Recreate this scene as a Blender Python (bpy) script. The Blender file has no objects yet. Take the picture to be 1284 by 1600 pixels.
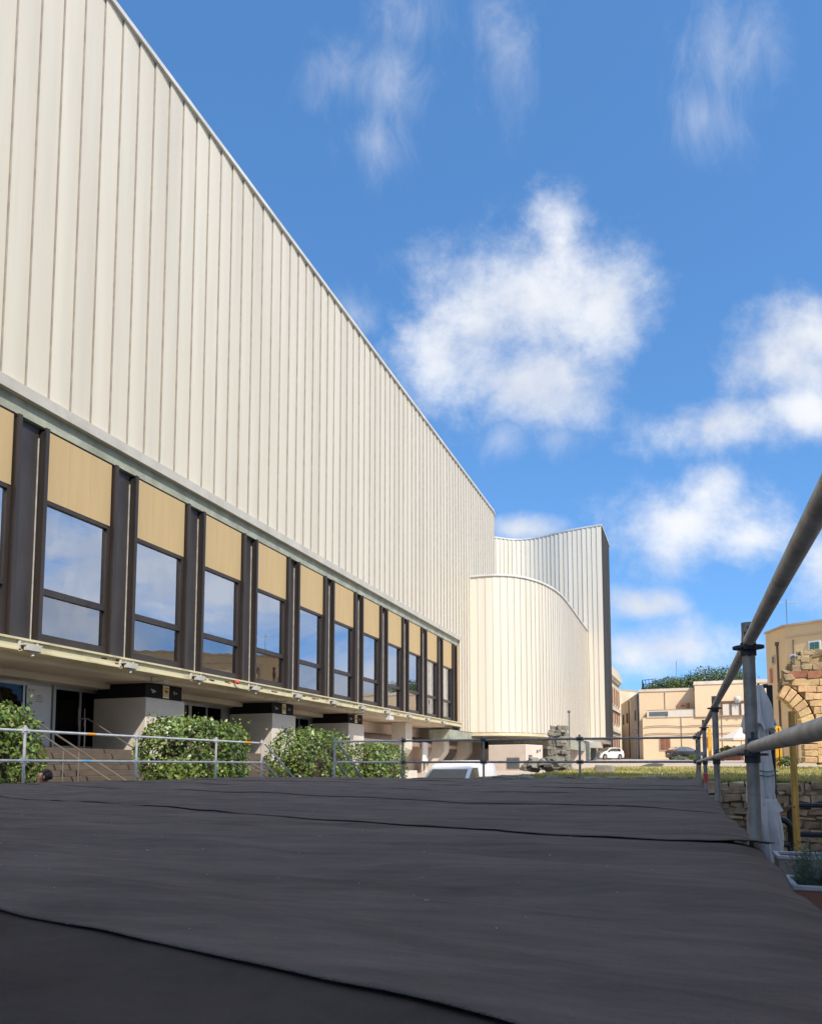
import bpy, math, random
from mathutils import Vector, Matrix, noise as mnoise
random.seed(7)
SC = bpy.context.scene
COL = SC.collection
R_ = math.radians

# ------------------------------------------------------------------ survey: the camera station
f = 1170.0; CX, CY = 642.0, 1098.0; EYE = 1.8
PIT = math.atan((1196 - 1098) / f)
YAW = math.atan((1067 - 642) * math.cos(PIT) / f)
sy, cy = math.sin(YAW), math.cos(YAW)
AR = Vector((cy, sy, 0)); AF = Vector((-sy * math.cos(PIT), cy * math.cos(PIT), math.sin(PIT)))
AU = Vector((sy * math.sin(PIT), -cy * math.sin(PIT), math.cos(PIT)))
def ray(px, py): return AF + AR * ((px - CX) / f) + AU * ((CY - py) / f)
def onX(px, py, X): r = ray(px, py); t = X / r.x; return Vector((X, r.y * t, EYE + r.z * t))
def onY(px, py, Y): r = ray(px, py); t = Y / r.y; return Vector((r.x * t, Y, EYE + r.z * t))
def onZ(px, py, Z): r = ray(px, py); t = (Z - EYE) / r.z; return Vector((r.x * t, r.y * t, Z))
def onD(px, py, d): r = ray(px, py); return Vector((r.x * d, r.y * d, EYE + r.z * d))

# ------------------------------------------------------------------ materials
def mat(name, col, rough=0.6, metal=0.0, var=0.12, scale=3.0, bump=0.0, bscale=40.0, stretch=(1, 1, 1),
        col2=None, island=0.0, spec=0.5, coat=0.0, edge=(0.35, 0.7), trans=0.0, rotz=0, nr=.62):
    m = bpy.data.materials.new(name); m.use_nodes = True
    nt = m.node_tree; N = nt.nodes; L = nt.links
    b = N['Principled BSDF']
    b.inputs['Roughness'].default_value = rough; b.inputs['Metallic'].default_value = metal
    b.inputs['Specular IOR Level'].default_value = spec
    b.inputs['Coat Weight'].default_value = coat
    tc = N.new('ShaderNodeTexCoord'); mp = N.new('ShaderNodeMapping')
    L.new(tc.outputs['Object'], mp.inputs['Vector'])
    mp.inputs['Scale'].default_value = stretch; mp.inputs['Rotation'].default_value = (0, 0, R_(rotz))
    nz = N.new('ShaderNodeTexNoise'); nz.inputs['Scale'].default_value = scale
    nz.inputs['Detail'].default_value = 7 if nr < .7 else 11; nz.inputs['Roughness'].default_value = nr
    L.new(mp.outputs[0], nz.inputs['Vector'])
    rp = N.new('ShaderNodeValToRGB')
    c2 = col2 if col2 else tuple(c * (1 - 2.2 * var) for c in col)
    c1 = tuple(min(1, c * (1 + var)) for c in col) if not col2 else col
    rp.color_ramp.elements[0].color = (*c2, 1); rp.color_ramp.elements[1].color = (*c1, 1)
    rp.color_ramp.elements[0].position = edge[0]; rp.color_ramp.elements[1].position = edge[1]
    L.new(nz.outputs['Fac'], rp.inputs['Fac'])
    out = rp.outputs[0]
    if island:
        g = N.new('ShaderNodeNewGeometry'); mr = N.new('ShaderNodeMapRange')
        mr.inputs['To Min'].default_value = 1 - island; mr.inputs['To Max'].default_value = 1 + island
        L.new(g.outputs['Random Per Island'], mr.inputs['Value'])
        hs = N.new('ShaderNodeHueSaturation')
        L.new(mr.outputs[0], hs.inputs['Value']); L.new(out, hs.inputs['Color'])
        mr2 = N.new('ShaderNodeMapRange'); mr2.inputs['To Min'].default_value = 0.5 - island * 0.06; mr2.inputs['To Max'].default_value = 0.5 + island * 0.06
        ml = N.new('ShaderNodeMath'); ml.operation = 'MULTIPLY'; ml.inputs[1].default_value = 7.31
        fr = N.new('ShaderNodeMath'); fr.operation = 'FRACT'
        L.new(g.outputs['Random Per Island'], ml.inputs[0]); L.new(ml.outputs[0], fr.inputs[0]); L.new(fr.outputs[0], mr2.inputs['Value'])
        L.new(mr2.outputs[0], hs.inputs['Hue'])
        out = hs.outputs[0]
    L.new(out, b.inputs['Base Color'])
    if bump:
        n2 = N.new('ShaderNodeTexNoise'); n2.inputs['Scale'].default_value = bscale; n2.inputs['Detail'].default_value = 5
        L.new(mp.outputs[0], n2.inputs['Vector'])
        bp = N.new('ShaderNodeBump'); bp.inputs['Strength'].default_value = bump; bp.inputs['Distance'].default_value = 0.02
        L.new(n2.outputs['Fac'], bp.inputs['Height']); L.new(bp.outputs[0], b.inputs['Normal'])
    if trans:
        tr = N.new('ShaderNodeBsdfTranslucent'); mx = N.new('ShaderNodeMixShader'); mx.inputs[0].default_value = trans
        L.new(out, tr.inputs['Color']); L.new(b.outputs[0], mx.inputs[1]); L.new(tr.outputs[0], mx.inputs[2])
        L.new(mx.outputs[0], N['Material Output'].inputs[0])
    return m

def glass_mat(name, refl, tint, gcol=(0.85, 0.9, 1.0), rough=0.01):
    m = bpy.data.materials.new(name); m.use_nodes = True
    nt = m.node_tree; N = nt.nodes; L = nt.links
    N.remove(N['Principled BSDF'])
    g = N.new('ShaderNodeBsdfGlossy'); g.inputs['Roughness'].default_value = rough; g.inputs['Color'].default_value = (*gcol, 1)
    t = N.new('ShaderNodeBsdfTransparent'); t.inputs['Color'].default_value = (*tint, 1)
    lw = N.new('ShaderNodeLayerWeight'); lw.inputs['Blend'].default_value = 0.35
    mr = N.new('ShaderNodeMapRange'); mr.inputs['To Min'].default_value = refl; mr.inputs['To Max'].default_value = 1.0
    L.new(lw.outputs['Fresnel'], mr.inputs['Value'])
    mx = N.new('ShaderNodeMixShader'); L.new(mr.outputs[0], mx.inputs[0]); L.new(t.outputs[0], mx.inputs[1]); L.new(g.outputs[0], mx.inputs[2])
    L.new(mx.outputs[0], N['Material Output'].inputs[0])
    # old float glass is not perfectly flat
    tc = N.new('ShaderNodeTexCoord'); n2 = N.new('ShaderNodeTexNoise'); n2.inputs['Scale'].default_value = 0.9
    bp = N.new('ShaderNodeBump'); bp.inputs['Strength'].default_value = 0.05; bp.inputs['Distance'].default_value = 0.05
    L.new(tc.outputs['Object'], n2.inputs['Vector']); L.new(n2.outputs['Fac'], bp.inputs['Height']); L.new(bp.outputs[0], g.inputs['Normal'])
    return m

def emit_mat(name, col, s):
    m = bpy.data.materials.new(name); m.use_nodes = True
    b = m.node_tree.nodes['Principled BSDF']
    b.inputs['Base Color'].default_value = (*col, 1); b.inputs['Emission Color'].default_value = (*col, 1); b.inputs['Emission Strength'].default_value = s
    return m

M = {}
M['clad'] = mat('cream painted metal cladding', (0.67, 0.618, 0.512), 0.45, 0, 0.05, 1.1, stretch=(1, 1, 0.07), edge=(0.28, 0.6), col2=(0.595, 0.545, 0.448), bump=0.05, bscale=1.6, island=.03)
M['clad_side'] = mat('dark grey cladding', (0.05, 0.049, 0.048), 0.6, 0, 0.1, 0.7, stretch=(1, 1, .2))  # darker grey than the rest, for the tower's right side
M['joint'] = mat('brown grey joint', (0.37, 0.335, 0.29), 0.8, 0, .1, 2)
M['coping'] = mat('light grey coping', (0.62, 0.62, 0.60), 0.45, 0, 0.08, 1.0)
M['fascia'] = mat('grey painted fascia', (0.50, 0.48, 0.43), 0.6, 0, 0.07, 1.2)
M['green'] = mat('pale green steel', (0.36, 0.38, 0.30), 0.6, 0, 0.14, 1.5)
M['beam'] = mat('pale yellow painted beam with rust', (0.60, 0.55, 0.36), 0.6, 0, 0.1, 2.4, col2=(0.36, 0.30, 0.18), edge=(0.28, 0.48), stretch=(1, .5, 1))
M['beam_plain'] = mat('pale yellow painted steel', (0.62, 0.55, 0.37), 0.6, 0, 0.06, 1)
M['beam_dark'] = mat('mid brown beam', (0.30, 0.27, 0.215), 0.7, 0, .1, 1)  # plain mid brown of the sign beam
M['rust'] = mat('rust patch', (0.20, 0.07, 0.025), 0.9, 0, .3, 8)
M['brown'] = mat('dark brown anodised aluminium', (0.062, 0.050, 0.045), 0.42, 0.35, 0.12, 1.2, stretch=(1, 1, .3))
M['web'] = mat('dark grey brown steel web', (0.075, 0.068, 0.068), 0.45, 0.3, 0.16, .9, stretch=(1, 1, .3))
M['strip'] = mat('pale joint strip', (0.55, 0.53, 0.5), 0.5)
M['tan'] = mat('weathered tan panel', (0.52, 0.375, 0.185), 0.62, 0, 0.05, 1.6, col2=(0.455, 0.335, 0.178), stretch=(1, 1.3, .2), edge=(.3, .66))
M['glass'] = glass_mat('reflecting window glass', 0.58, (0.62, 0.66, 0.66), (0.93, 0.95, 1.0))
M['glass_low'] = glass_mat('lower window glass', 0.36, (0.72, 0.76, 0.74), (0.93, 0.95, 1.0))
M['door_glass'] = glass_mat('dark door glass', 0.03, (0.25, 0.27, 0.28), (.35, .36, .38))
M['alu'] = mat('brushed aluminium', (0.48, 0.50, 0.49), 0.4, 0.6, 0.08, 1.5, stretch=(1, 1, .2))
M['soffit'] = mat('plastered soffit', (0.74, 0.66, 0.55), 0.85, 0, 0.07, .6)
M['plaster'] = mat('pale concrete wing wall', (0.66, 0.60, 0.51), 0.85, 0, 0.06, .9, bump=.1, bscale=30)
M['pinkwall'] = mat('pinkish render', (0.76, 0.62, 0.51), 0.85, 0, 0.07, .7)
M['black'] = mat('matt black board', (0.007, 0.007, 0.007), 0.9, 0, .2, 3)
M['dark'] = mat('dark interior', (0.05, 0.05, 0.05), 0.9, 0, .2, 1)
M['room'] = mat('foyer wall', (0.55, 0.55, 0.50), 0.8, 0, .12, .5)
M['lampon'] = emit_mat('lit ceiling lamp', (1.0, 0.85, 0.5), 3.0)
M['white'] = mat('white paint', (0.78, 0.78, 0.77), 0.5, 0, .03, 2)
M['felt'] = mat('black felt', (0.315, 0.252, 0.207), 0.95, 0, .10, 1.5, bump=.6, bscale=260, spec=.12, edge=(.33, .66), nr=.78, col2=(0.150, 0.120, 0.100), stretch=(.55, 2.3, 1), rotz=21)  # stretched dark bands paint wrinkle shading into the felt colour
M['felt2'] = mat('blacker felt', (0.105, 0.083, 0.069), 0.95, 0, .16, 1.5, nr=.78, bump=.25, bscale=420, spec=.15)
M['lint'] = mat('white lint', (0.6, 0.6, 0.57), 0.9)
M['galv'] = mat('old galvanised steel', (0.58, 0.56, 0.52), 0.5, 0.35, .22, 11, bump=.12, bscale=60, col2=(0.33, 0.305, 0.265), edge=(.3, .6))
M['galvd'] = mat('dark galvanised steel', (0.38, 0.365, 0.33), 0.5, 0.4, .2, 12, bump=.1, bscale=60, col2=(0.20, 0.185, 0.165), edge=(.3, .62))
M['galvl'] = mat('bright galvanised steel', (0.60, 0.61, 0.62), 0.42, 0.35, .12, 5)
M['bolt'] = mat('dark steel rosette', (0.075, 0.08, 0.09), 0.5, 0.5, .2, 9)
M['tape_o'] = mat('orange tape', (0.75, 0.30, 0.02), .6); M['tape_b'] = mat('blue tape', (0.20, 0.52, 0.75), .6); M['tape_r'] = mat('red tape', (0.62, 0.08, 0.07), .6)
M['leaf'] = mat('hedge leaves', (0.225, 0.30, 0.058), 0.36, 0, .3, 1.5, island=.5, col2=(0.075, 0.135, 0.024), trans=.2, spec=.6)
M['leaf_far'] = mat('rooftop leaves', (0.17, 0.21, 0.055), 0.5, 0, .3, .9, island=.4, col2=(0.05, 0.10, 0.02), trans=.2)
M['lav'] = mat('grey green lavender leaves', (0.17, 0.23, 0.15), 0.7, 0, .2, 5, island=.35, trans=.2)
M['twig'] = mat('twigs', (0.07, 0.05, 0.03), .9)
M['steel'] = mat('stainless handrail', (0.42, 0.36, 0.30), 0.33, 0.7, .08, 3)
M['step'] = mat('stone step', (0.13, 0.10, 0.075), 0.85, 0, .1, 2)
M['stone'] = mat('rubble stone', (0.66, 0.48, 0.30), 0.95, 0, .25, 3.0, bump=.9, bscale=9, island=.22, col2=(0.30, 0.22, 0.145))
M['tufa'] = mat('golden tufa ashlar', (0.74, 0.50, 0.265), 0.95, 0, .15, 3.0, bump=1.0, bscale=8, island=.14, col2=(0.50, 0.325, 0.165))
M['tufad'] = mat('weathered grey tufa', (0.46, 0.35, 0.215), 0.95, 0, .2, 3.0, bump=.9, bscale=8, island=.25, col2=(0.25, 0.18, 0.105))
M['mortar'] = mat('mortar', (0.44, 0.30, 0.16), 0.95, 0, .15, 4, bump=.5, bscale=20)
M['grey_stone'] = mat('grey stone', (0.31, 0.28, 0.225), 0.95, 0, .25, 3, bump=.8, bscale=8, island=.1, col2=(0.19, 0.17, 0.135))
M['timber'] = mat('yellowed timber', (0.84, 0.43, 0.08), 0.6, 0, .2, 4, stretch=(6, 6, .4))
M['canvas'] = mat('grey canvas', (0.76, 0.73, 0.70), 0.85, 0, .08, 2, trans=.12)
M['anth'] = mat('anthracite aluminium', (0.022, 0.022, 0.024), 0.45, .3, .2, 3)
M['cord'] = mat('green cord', (0.03, 0.16, 0.10), .7)
M['terra'] = mat('terracotta plastic', (0.40, 0.165, 0.105), 0.6, 0, .07, 2)
M['rim'] = mat('pale planter rim', (0.62, 0.58, 0.54), 0.6)
M['planterg'] = mat('stone grey planter', (0.40, 0.35, 0.28), 0.8, 0, .1, 3)
M['soil'] = mat('potting soil', (0.035, 0.025, 0.018), .95, 0, .3, 20)
M['blackmetal'] = mat('black painted steel', (0.016, 0.016, 0.019), 0.35, 0.2, .2, 4)
M['rubber'] = mat('black rubber', (0.016, 0.016, 0.016), .8)
M['vanpaint'] = mat('white van paint', (0.76, 0.76, 0.75), 0.35, 0, .02, 1, coat=.25)
M['carpaint'] = mat('dark grey car paint', (0.02, 0.022, 0.024), 0.25, .2, .05, 1, coat=.6)
M['carglass'] = glass_mat('car glass', 0.16, (0.10, 0.13, 0.13))
M['windshield'] = mat('green tinted windshield', (0.045, 0.075, 0.08), .07, 0, .1, 1, spec=.9)
M['plastic'] = mat('black plastic', (0.02, 0.02, 0.02), .5)
M['chrome'] = mat('wheel alloy', (0.5, 0.5, 0.5), .3, .9)
M['taillight'] = mat('red tail light', (0.45, 0.015, 0.015), .2)
M['skin'] = mat('skin', (0.52, 0.27, 0.185), .5, 0, .04, 6); M['hair'] = mat('dark brown hair', (0.018, 0.010, 0.008), .5)
M['shirt'] = mat('dark shirt', (0.03, 0.032, 0.04), .9); M['jeans'] = mat('blue jeans', (0.03, 0.05, 0.10), .9)
M['asphalt'] = mat('asphalt', (0.075, 0.072, 0.068), .9, 0, .15, .8, bump=.2, bscale=60)
M['street'] = mat('pale stone paving', (0.52, 0.43, 0.34), .9, 0, .08, .4)
M['lawn'] = mat('dry lawn soil', (0.46, 0.36, 0.15), .95, 0, .15, .25, col2=(0.23, 0.215, 0.06), edge=(.38, .62), bump=.4, bscale=14)
M['grass'] = mat('grass blades', (0.50, 0.41, 0.14), .8, 0, .2, .25, col2=(0.215, 0.25, 0.06), island=.3, edge=(.38, .62), trans=.2)
M['beige'] = mat('peach render', (0.80, 0.60, 0.385), .9, 0, .035, .25, bump=.05, bscale=8)
M['beige2'] = mat('worn beige render', (0.76, 0.65, 0.51), .9, 0, .12, .35)
M['ochre'] = mat('ochre render', (0.72, 0.52, 0.275), .9, 0, .04, .3)
M['creamst'] = mat('cream stone', (0.66, 0.56, 0.40), .9, 0, .08, .6)
M['trim'] = mat('stone trim', (0.50, 0.38, 0.27), .85, 0, .08, .8)
M['shutter'] = mat('brown shutter', (0.26, 0.105, 0.05), .7, 0, .1, 2)
M['tile'] = mat('terracotta brick', (0.36, 0.15, 0.085), .85, 0, .15, 4)
M['pane_far'] = glass_mat('far window pane', .25, (0.1, 0.14, 0.14))
M['greenpane'] = mat('green shutter', (0.05, 0.17, 0.14), .5)
M['yellow'] = mat('yellow paint', (0.75, 0.38, 0.02), .55, 0, .08, 3)
M['pipe'] = mat('brown downpipe', (0.16, 0.085, 0.05), .5)
M['ivory'] = mat('ivory canvas', (0.80, 0.72, 0.60), .8, 0, .03, 2, trans=.15)
M['acwhite'] = mat('white enamel', (0.65, 0.64, 0.60), .5)
M['signred'] = mat('red sign face', (0.65, 0.28, 0.24), .5)
M['plate'] = mat('yellow notice', (0.72, 0.50, 0.16), .6, 0, .03, 2)
M['kiosk'] = mat('pale pink enamel', (0.66, 0.56, 0.48), .7, 0, .04, 1)
M['vent'] = mat('grey louvre', (0.13, 0.15, 0.15), .6)
M['grey_wall'] = mat('grey wall', (0.36, 0.37, 0.36), .9, 0, .08, 1)

# ------------------------------------------------------------------ mesh builder
class MB:
    def __init__(self): self.v = []; self.f = []; self.mi = []; self.m = 0; self.sm = []
    def add(self, vs, fs, smooth=False):
        o = len(self.v); self.v += [tuple(p) for p in vs]
        for q in fs: self.f.append([i + o for i in q]); self.mi.append(self.m); self.sm.append(smooth)
    def box(self, x0, x1, y0, y1, z0, z1):
        self.add([(x0, y0, z0), (x1, y0, z0), (x1, y1, z0), (x0, y1, z0), (x0, y0, z1), (x1, y0, z1), (x1, y1, z1), (x0, y1, z1)],
                 [(0, 3, 2, 1), (4, 5, 6, 7), (0, 1, 5, 4), (1, 2, 6, 5), (2, 3, 7, 6), (3, 0, 4, 7)])
    def obox(self, c, ax, ay, az, jit=0):          # oriented box: centre and three half axes
        c = Vector(c); ax, ay, az = Vector(ax), Vector(ay), Vector(az)
        vs = []
        for sz in (-1, 1):
            for sx, s2 in ((-1, -1), (1, -1), (1, 1), (-1, 1)):
                p = c + ax * sx + ay * s2 + az * sz
                if jit: p += Vector((random.uniform(-jit, jit), random.uniform(-jit, jit), random.uniform(-jit, jit)))
                vs.append(p)
        self.add(vs, [(0, 3, 2, 1), (4, 5, 6, 7), (0, 1, 5, 4), (1, 2, 6, 5), (2, 3, 7, 6), (3, 0, 4, 7)])
    def bar(self, p0, p1, w, h, up=(0, 0, 1)):
        p0, p1 = Vector(p0), Vector(p1); d = (p1 - p0); l = d.length; d.normalize()
        s = d.cross(Vector(up)); s = s.normalized() if s.length > 1e-5 else Vector((1, 0, 0)); u = s.cross(d)
        self.obox((p0 + p1) / 2, d * (l / 2), s * (w / 2), u * (h / 2))
    def tube(self, pts, r, n=12, caps=True):
        pts = [Vector(p) for p in pts]; rs = r if isinstance(r, (list, tuple)) else [r] * len(pts)
        ring = []; prev = None; vs = []
        for i, p in enumerate(pts):
            t = (pts[min(i + 1, len(pts) - 1)] - pts[max(i - 1, 0)]).normalized()
            a = prev if prev else (Vector((0, 0, 1)) if abs(t.z) < .9 else Vector((1, 0, 0)))
            u = (a - t * a.dot(t)).normalized(); w = t.cross(u); prev = u
            for k in range(n):
                an = 2 * math.pi * k / n
                vs.append(p + (u * math.cos(an) + w * math.sin(an)) * rs[i])
        fs = []
        for i in range(len(pts) - 1):
            for k in range(n):
                a, b = i * n + k, i * n + (k + 1) % n
                fs.append((a, b, b + n, a + n))
        self.add(vs, fs, True)
        if caps:
            o = len(pts) - 1
            self.add([vs[k] for k in range(n)], [tuple(reversed(range(n)))]); self.add([vs[o * n + k] for k in range(n)], [tuple(range(n))])
    def disc(self, c, axis, r, th, n=20):
        a = Vector(axis).normalized() * (th / 2); self.tube([Vector(c) - a, Vector(c) + a], r, n)
    def prism(self, poly, z0, z1):
        n = len(poly); vs = [(p[0], p[1], z0) for p in poly] + [(p[0], p[1], z1) for p in poly]
        fs = [tuple(reversed(range(n))), tuple(range(n, 2 * n))] + [(i, (i + 1) % n, (i + 1) % n + n, i + n) for i in range(n)]
        self.add(vs, fs)
    def grid(self, fn, nu, nv, smooth=True):
        vs = [fn(i / nu, j / nv) for j in range(nv + 1) for i in range(nu + 1)]
        fs = [(j * (nu + 1) + i, j * (nu + 1) + i + 1, (j + 1) * (nu + 1) + i + 1, (j + 1) * (nu + 1) + i) for j in range(nv) for i in range(nu)]
        self.add(vs, fs, smooth)
    def sphere(self, c, rx, ry, rz, nu=14, nv=9):
        c = Vector(c)
        self.grid(lambda u, v: c + Vector((rx * math.cos(2 * math.pi * u) * math.sin(math.pi * v), ry * math.sin(2 * math.pi * u) * math.sin(math.pi * v), -rz * math.cos(math.pi * v))), nu, nv)
    def build(self, name, mats, parent=None, bevel=0.0, origin=None, seg=1):
        o = Vector(ORG.get(parent.name, (0, 0, 0))) if parent else Vector((0, 0, 0))
        if origin is not None: o = Vector(origin)
        elif not parent:
            xs = [p[0] for p in self.v]; ys = [p[1] for p in self.v]; zs = [p[2] for p in self.v]
            o = Vector(((min(xs) + max(xs)) / 2, (min(ys) + max(ys)) / 2, min(zs)))
        me = bpy.data.meshes.new(name)
        me.from_pydata([(p[0] - o.x, p[1] - o.y, p[2] - o.z) for p in self.v], [], self.f)
        for m in (mats if isinstance(mats, (list, tuple)) else [mats]): me.materials.append(M[m] if isinstance(m, str) else m)
        for p, i, s in zip(me.polygons, self.mi, self.sm): p.material_index = i; p.use_smooth = s
        me.update()
        ob = bpy.data.objects.new(name, me); COL.objects.link(ob)
        if parent:
            ob.parent = parent; ob.location = o - Vector(ORG.get(parent.name, (0, 0, 0)))
        else: ob.location = o
        ORG[ob.name] = tuple(o)
        if bevel:
            b = ob.modifiers.new('bevel', 'BEVEL'); b.width = bevel; b.segments = seg; b.limit_method = 'ANGLE'; b.angle_limit = R_(40)
        return ob
ORG = {}
def thing(name, label, cat, loc=(0, 0, 0), group=None):
    o = bpy.data.objects.new(name, None); COL.objects.link(o); o.location = loc; o.empty_display_size = .3
    ORG[o.name] = tuple(loc); return tag(o, label, cat, group)
def tag(o, label, cat, group=None):
    o['label'] = label; o['category'] = cat
    if group: o['group'] = group
    return o
def struct(o): o['kind'] = 'structure'; return o
def kids(o): return list(o.children)
def copy_tree(o, parent=None):
    c = o.copy(); COL.objects.link(c)
    if parent: c.parent = parent
    for ch in kids(o): copy_tree(ch, c)
    return c
def sstep(a, b, x):
    t = min(1, max(0, (x - a) / (b - a))); return t * t * (3 - 2 * t)

# ------------------------------------------------------------------ ground
def G(x, y): return (1.62 - .40 * sstep(-2.5, -6.5, x) * sstep(75, 60, y)) * sstep(26, 50, y) + max(0.0, min(y, 112) - 50) * 0.0195
def Lw(x, y): return 1.455 + (y - 17) * 0.0092
def axis(pts):                                   # list of (value, step) -> non uniform axis
    out = []
    for (a, s), (b, _) in zip(pts, pts[1:]):
        n = max(1, int(round((b - a) / s)))
        out += [a + (b - a) * i / n for i in range(n)]
    return out + [pts[-1][0]]
def sheet(name, xs, ys, hf, m, kind='structure', mask=None):
    b = MB(); nx = len(xs)
    vs = [(x, y, hf(x, y)) for y in ys for x in xs]
    fs = []
    for j in range(len(ys) - 1):
        for i in range(nx - 1):
            if mask and not mask((xs[i] + xs[i + 1]) / 2, (ys[j] + ys[j + 1]) / 2): continue
            fs.append((j * nx + i, j * nx + i + 1, (j + 1) * nx + i + 1, (j + 1) * nx + i))
    b.add(vs, fs, True); o = b.build(name, m, origin=(0, 0, 0)); o['kind'] = kind; return o
sheet('ground', axis([(-900, 150), (-150, 20), (-30, 2.5), (30, 20), (150, 150), (900, 1)]), axis([(-300, 60), (-60, 5), (20, 1.5), (60, 5), (120, 60), (1500, 1)]), G, 'asphalt')
sheet('street', axis([(-13, 3), (90, 1)]), axis([(46.2, 2), (118, 1)]), lambda x, y: G(x, y) + .02, 'street')
sheet('forecourt', axis([(-22, 2.2), (-10.9, 1)]), axis([(-20, 6), (20, 2), (66, 1)]), lambda x, y: G(x, y) + .012, 'street')
sheet('terrace', axis([(1.2, 3), (34, 1)]), axis([(-12, 3), (16.5, 1)]), lambda x, y: .012, 'street')
LX0, LX1, LY0, LY1 = -4.42, 40.0, 16.95, 46.3
sheet('lawn', axis([(LX0, .5), (6, 2), (LX1, 1)]), axis([(LY0, .4), (22, 1), (LY1, 1)]),
      lambda x, y: Lw(x, y) + .035 * mnoise.noise((x * .8, y * .8, 0)) + (.04 * mnoise.noise((x * 2.5, y * 2.5, 3))), 'lawn')
b = MB()
for i in range(30000):
    v = random.random() ** 2.2; y = LY0 + (LY1 - LY0) * v
    hw = 1.2 + .16 * y
    x = random.uniform(LX0, max(4.5, .30 * y + 2))
    pat = mnoise.noise((x * .5, y * .5, 9))
    if pat < -.25 and random.random() < .6: continue
    h = random.uniform(.03, .095) * (1 + .5 * pat); a = random.uniform(0, 6.28); w = .008 + .0006 * y
    z = Lw(x, y) + .0; lx, ly = random.gauss(0, .03), random.gauss(0, .03)
    dx, dy = math.cos(a) * w, math.sin(a) * w
    b.add([(x - dx, y - dy, z - .03), (x + dx, y + dy, z - .03), (x + lx, y + ly, z + h)], [(0, 1, 2)])
g = b.build('grass', 'grass', origin=(0, 0, 0)); g['kind'] = 'stuff'; tag(g, 'dry yellow green grass growing on the raised lawn', 'grass')

def rubble(b, p0, p1, z0, z1, th, hh=(.075, .18), ll=(.12, .42), proud=.09):
    """rows of irregular stones along a straight wall between plan points"""
    p0 = Vector((*p0, 0)); p1 = Vector((*p1, 0)); d = p1 - p0; L = d.length; d.normalize(); n = Vector((-d.y, d.x, 0))
    z = z0
    while z < z1 - .04:
        h = min(random.uniform(*hh), z1 - z + random.uniform(-.02, .06)); s = -random.uniform(0, .3)
        while s < L:
            l = random.uniform(*ll); e = min(s + l, L); st = max(s, 0)
            if e - st > .06:
                c = p0 + d * ((st + e) / 2) + n * random.uniform(-proud, proud) * .5 + Vector((0, 0, z + h / 2 + random.uniform(-.015, .015)))
                b.obox(c, d * ((e - st) / 2 - .012), n * (th / 2 + random.uniform(-.02, proud)), (0, 0, h / 2 - .010), jit=.03)
            s += l
        z += h
b = MB(); b.m = 0; rubble(b, (LX0 - .2, 16.75), (24, 16.75), 0, 1.49, .36)
b.m = 1; b.box(LX0 - .3, 24, 16.62, 16.9, -.2, 1.36)
b.m = 0; rubble(b, (LX0 - .2, 40), (LX0 - .2, 17.0), 0, 1.5, .34)
b.m = 1; b.box(LX0 - .32, LX0 - .06, 16.92, 40, -.2, 1.34)
o = b.build('retaining_wall', ['stone', 'mortar'], bevel=.02); tag(o, 'low rubble stone retaining wall holding up the dry lawn beyond the black stage', 'wall')

# ------------------------------------------------------------------ theatre
T = thing('theatre', 'huge cream ribbed metal clad theatre with curved walls and a strip of brown framed windows', 'theatre', (-20, 40, 0))
ZM0, ZM1 = 11.68, 25.3
def resample(pts, step):
    """walk a plan polyline and return points spaced by step with their left/right normal"""
    out = []; acc = 0.0; P = [Vector((*p, 0)) for p in pts]
    segs = [(a, b) for a, b in zip(P, P[1:])]
    tot = sum((b - a).length for a, b in segs); n = int(round(tot / step)); step = tot / n
    k = 0; pos = 0.0
    for i in range(n + 1):
        t = min(i * step, tot - 1e-6)
        while k < len(segs) - 1 and t > pos + (segs[k][1] - segs[k][0]).length: pos += (segs[k][1] - segs[k][0]).length; k += 1
        a, b_ = segs[k]; d = (b_ - a).normalized()
        out.append((a + d * (t - pos), d))
    return out
def smooth_path(ctrl, n=12):
    """Catmull-Rom through plan control points"""
    C = [Vector((*c, 0)) for c in ctrl]; C = [C[0] * 2 - C[1]] + C + [C[-1] * 2 - C[-2]]; out = []
    for i in range(1, len(C) - 2):
        for j in range(n):
            t = j / n; p0, p1, p2, p3 = C[i - 1:i + 3]
            out.append(tuple((0.5 * ((2 * p1) + (p2 - p0) * t + (2 * p0 - 5 * p1 + 4 * p2 - p3) * t * t + (3 * p1 - p0 - 3 * p2 + p3) * t ** 3)).xy))
    out.append(tuple(C[-2].xy)); return out
def cladding(path, pitch, z0, z1, amp=.06, groove=.02, gd=.03, sub=5, flip=False, zsplit=None, pw=1.6):
    """standing-seam sheets: each bay bows back from its seam to the next.  Normal = right hand side of the walk."""
    b = MB(); fine = resample(path, pitch); prof = []
    for i in range(len(fine) - 1):
        p, d = fine[i]; q, d2 = fine[i + 1]
        n0 = Vector((d.y, -d.x, 0)); n1 = Vector((d2.y, -d2.x, 0)); seg = q - p; L = seg.length
        a_ = amp * random.uniform(.85, 1.12)
        pts = [(0, -gd), (groove / L, -gd), (groove / L + .001, a_)] + [(groove / L + (1 - groove / L) * t / sub, a_ * (1 - (t / sub) ** pw)) for t in range(1, sub)] + [(.9995, 0.0)]
        for t, o in pts:
            n = (n0 * (1 - t) + n1 * t).normalized(); prof.append(p + seg * t + n * o)
    per = sub + 3; zs = [z0] + (zsplit or []) + [z1]
    for za, zb in zip(zs, zs[1:]):
        for st in range(0, len(prof), per):            # every sheet is its own strip
            pr = prof[st:st + per + 1]; m = len(pr); o = len(b.v)
            b.add([(p.x, p.y, za) for p in pr] + [(p.x, p.y, zb) for p in pr], [])
            for i in range(m - 1):
                b.f.append([o + k for k in (i, i + 1, i + 1 + m, i + m)]); b.mi.append(1 if i in (0, 1, per - 1) else 0); b.sm.append(False)
    return b
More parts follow.
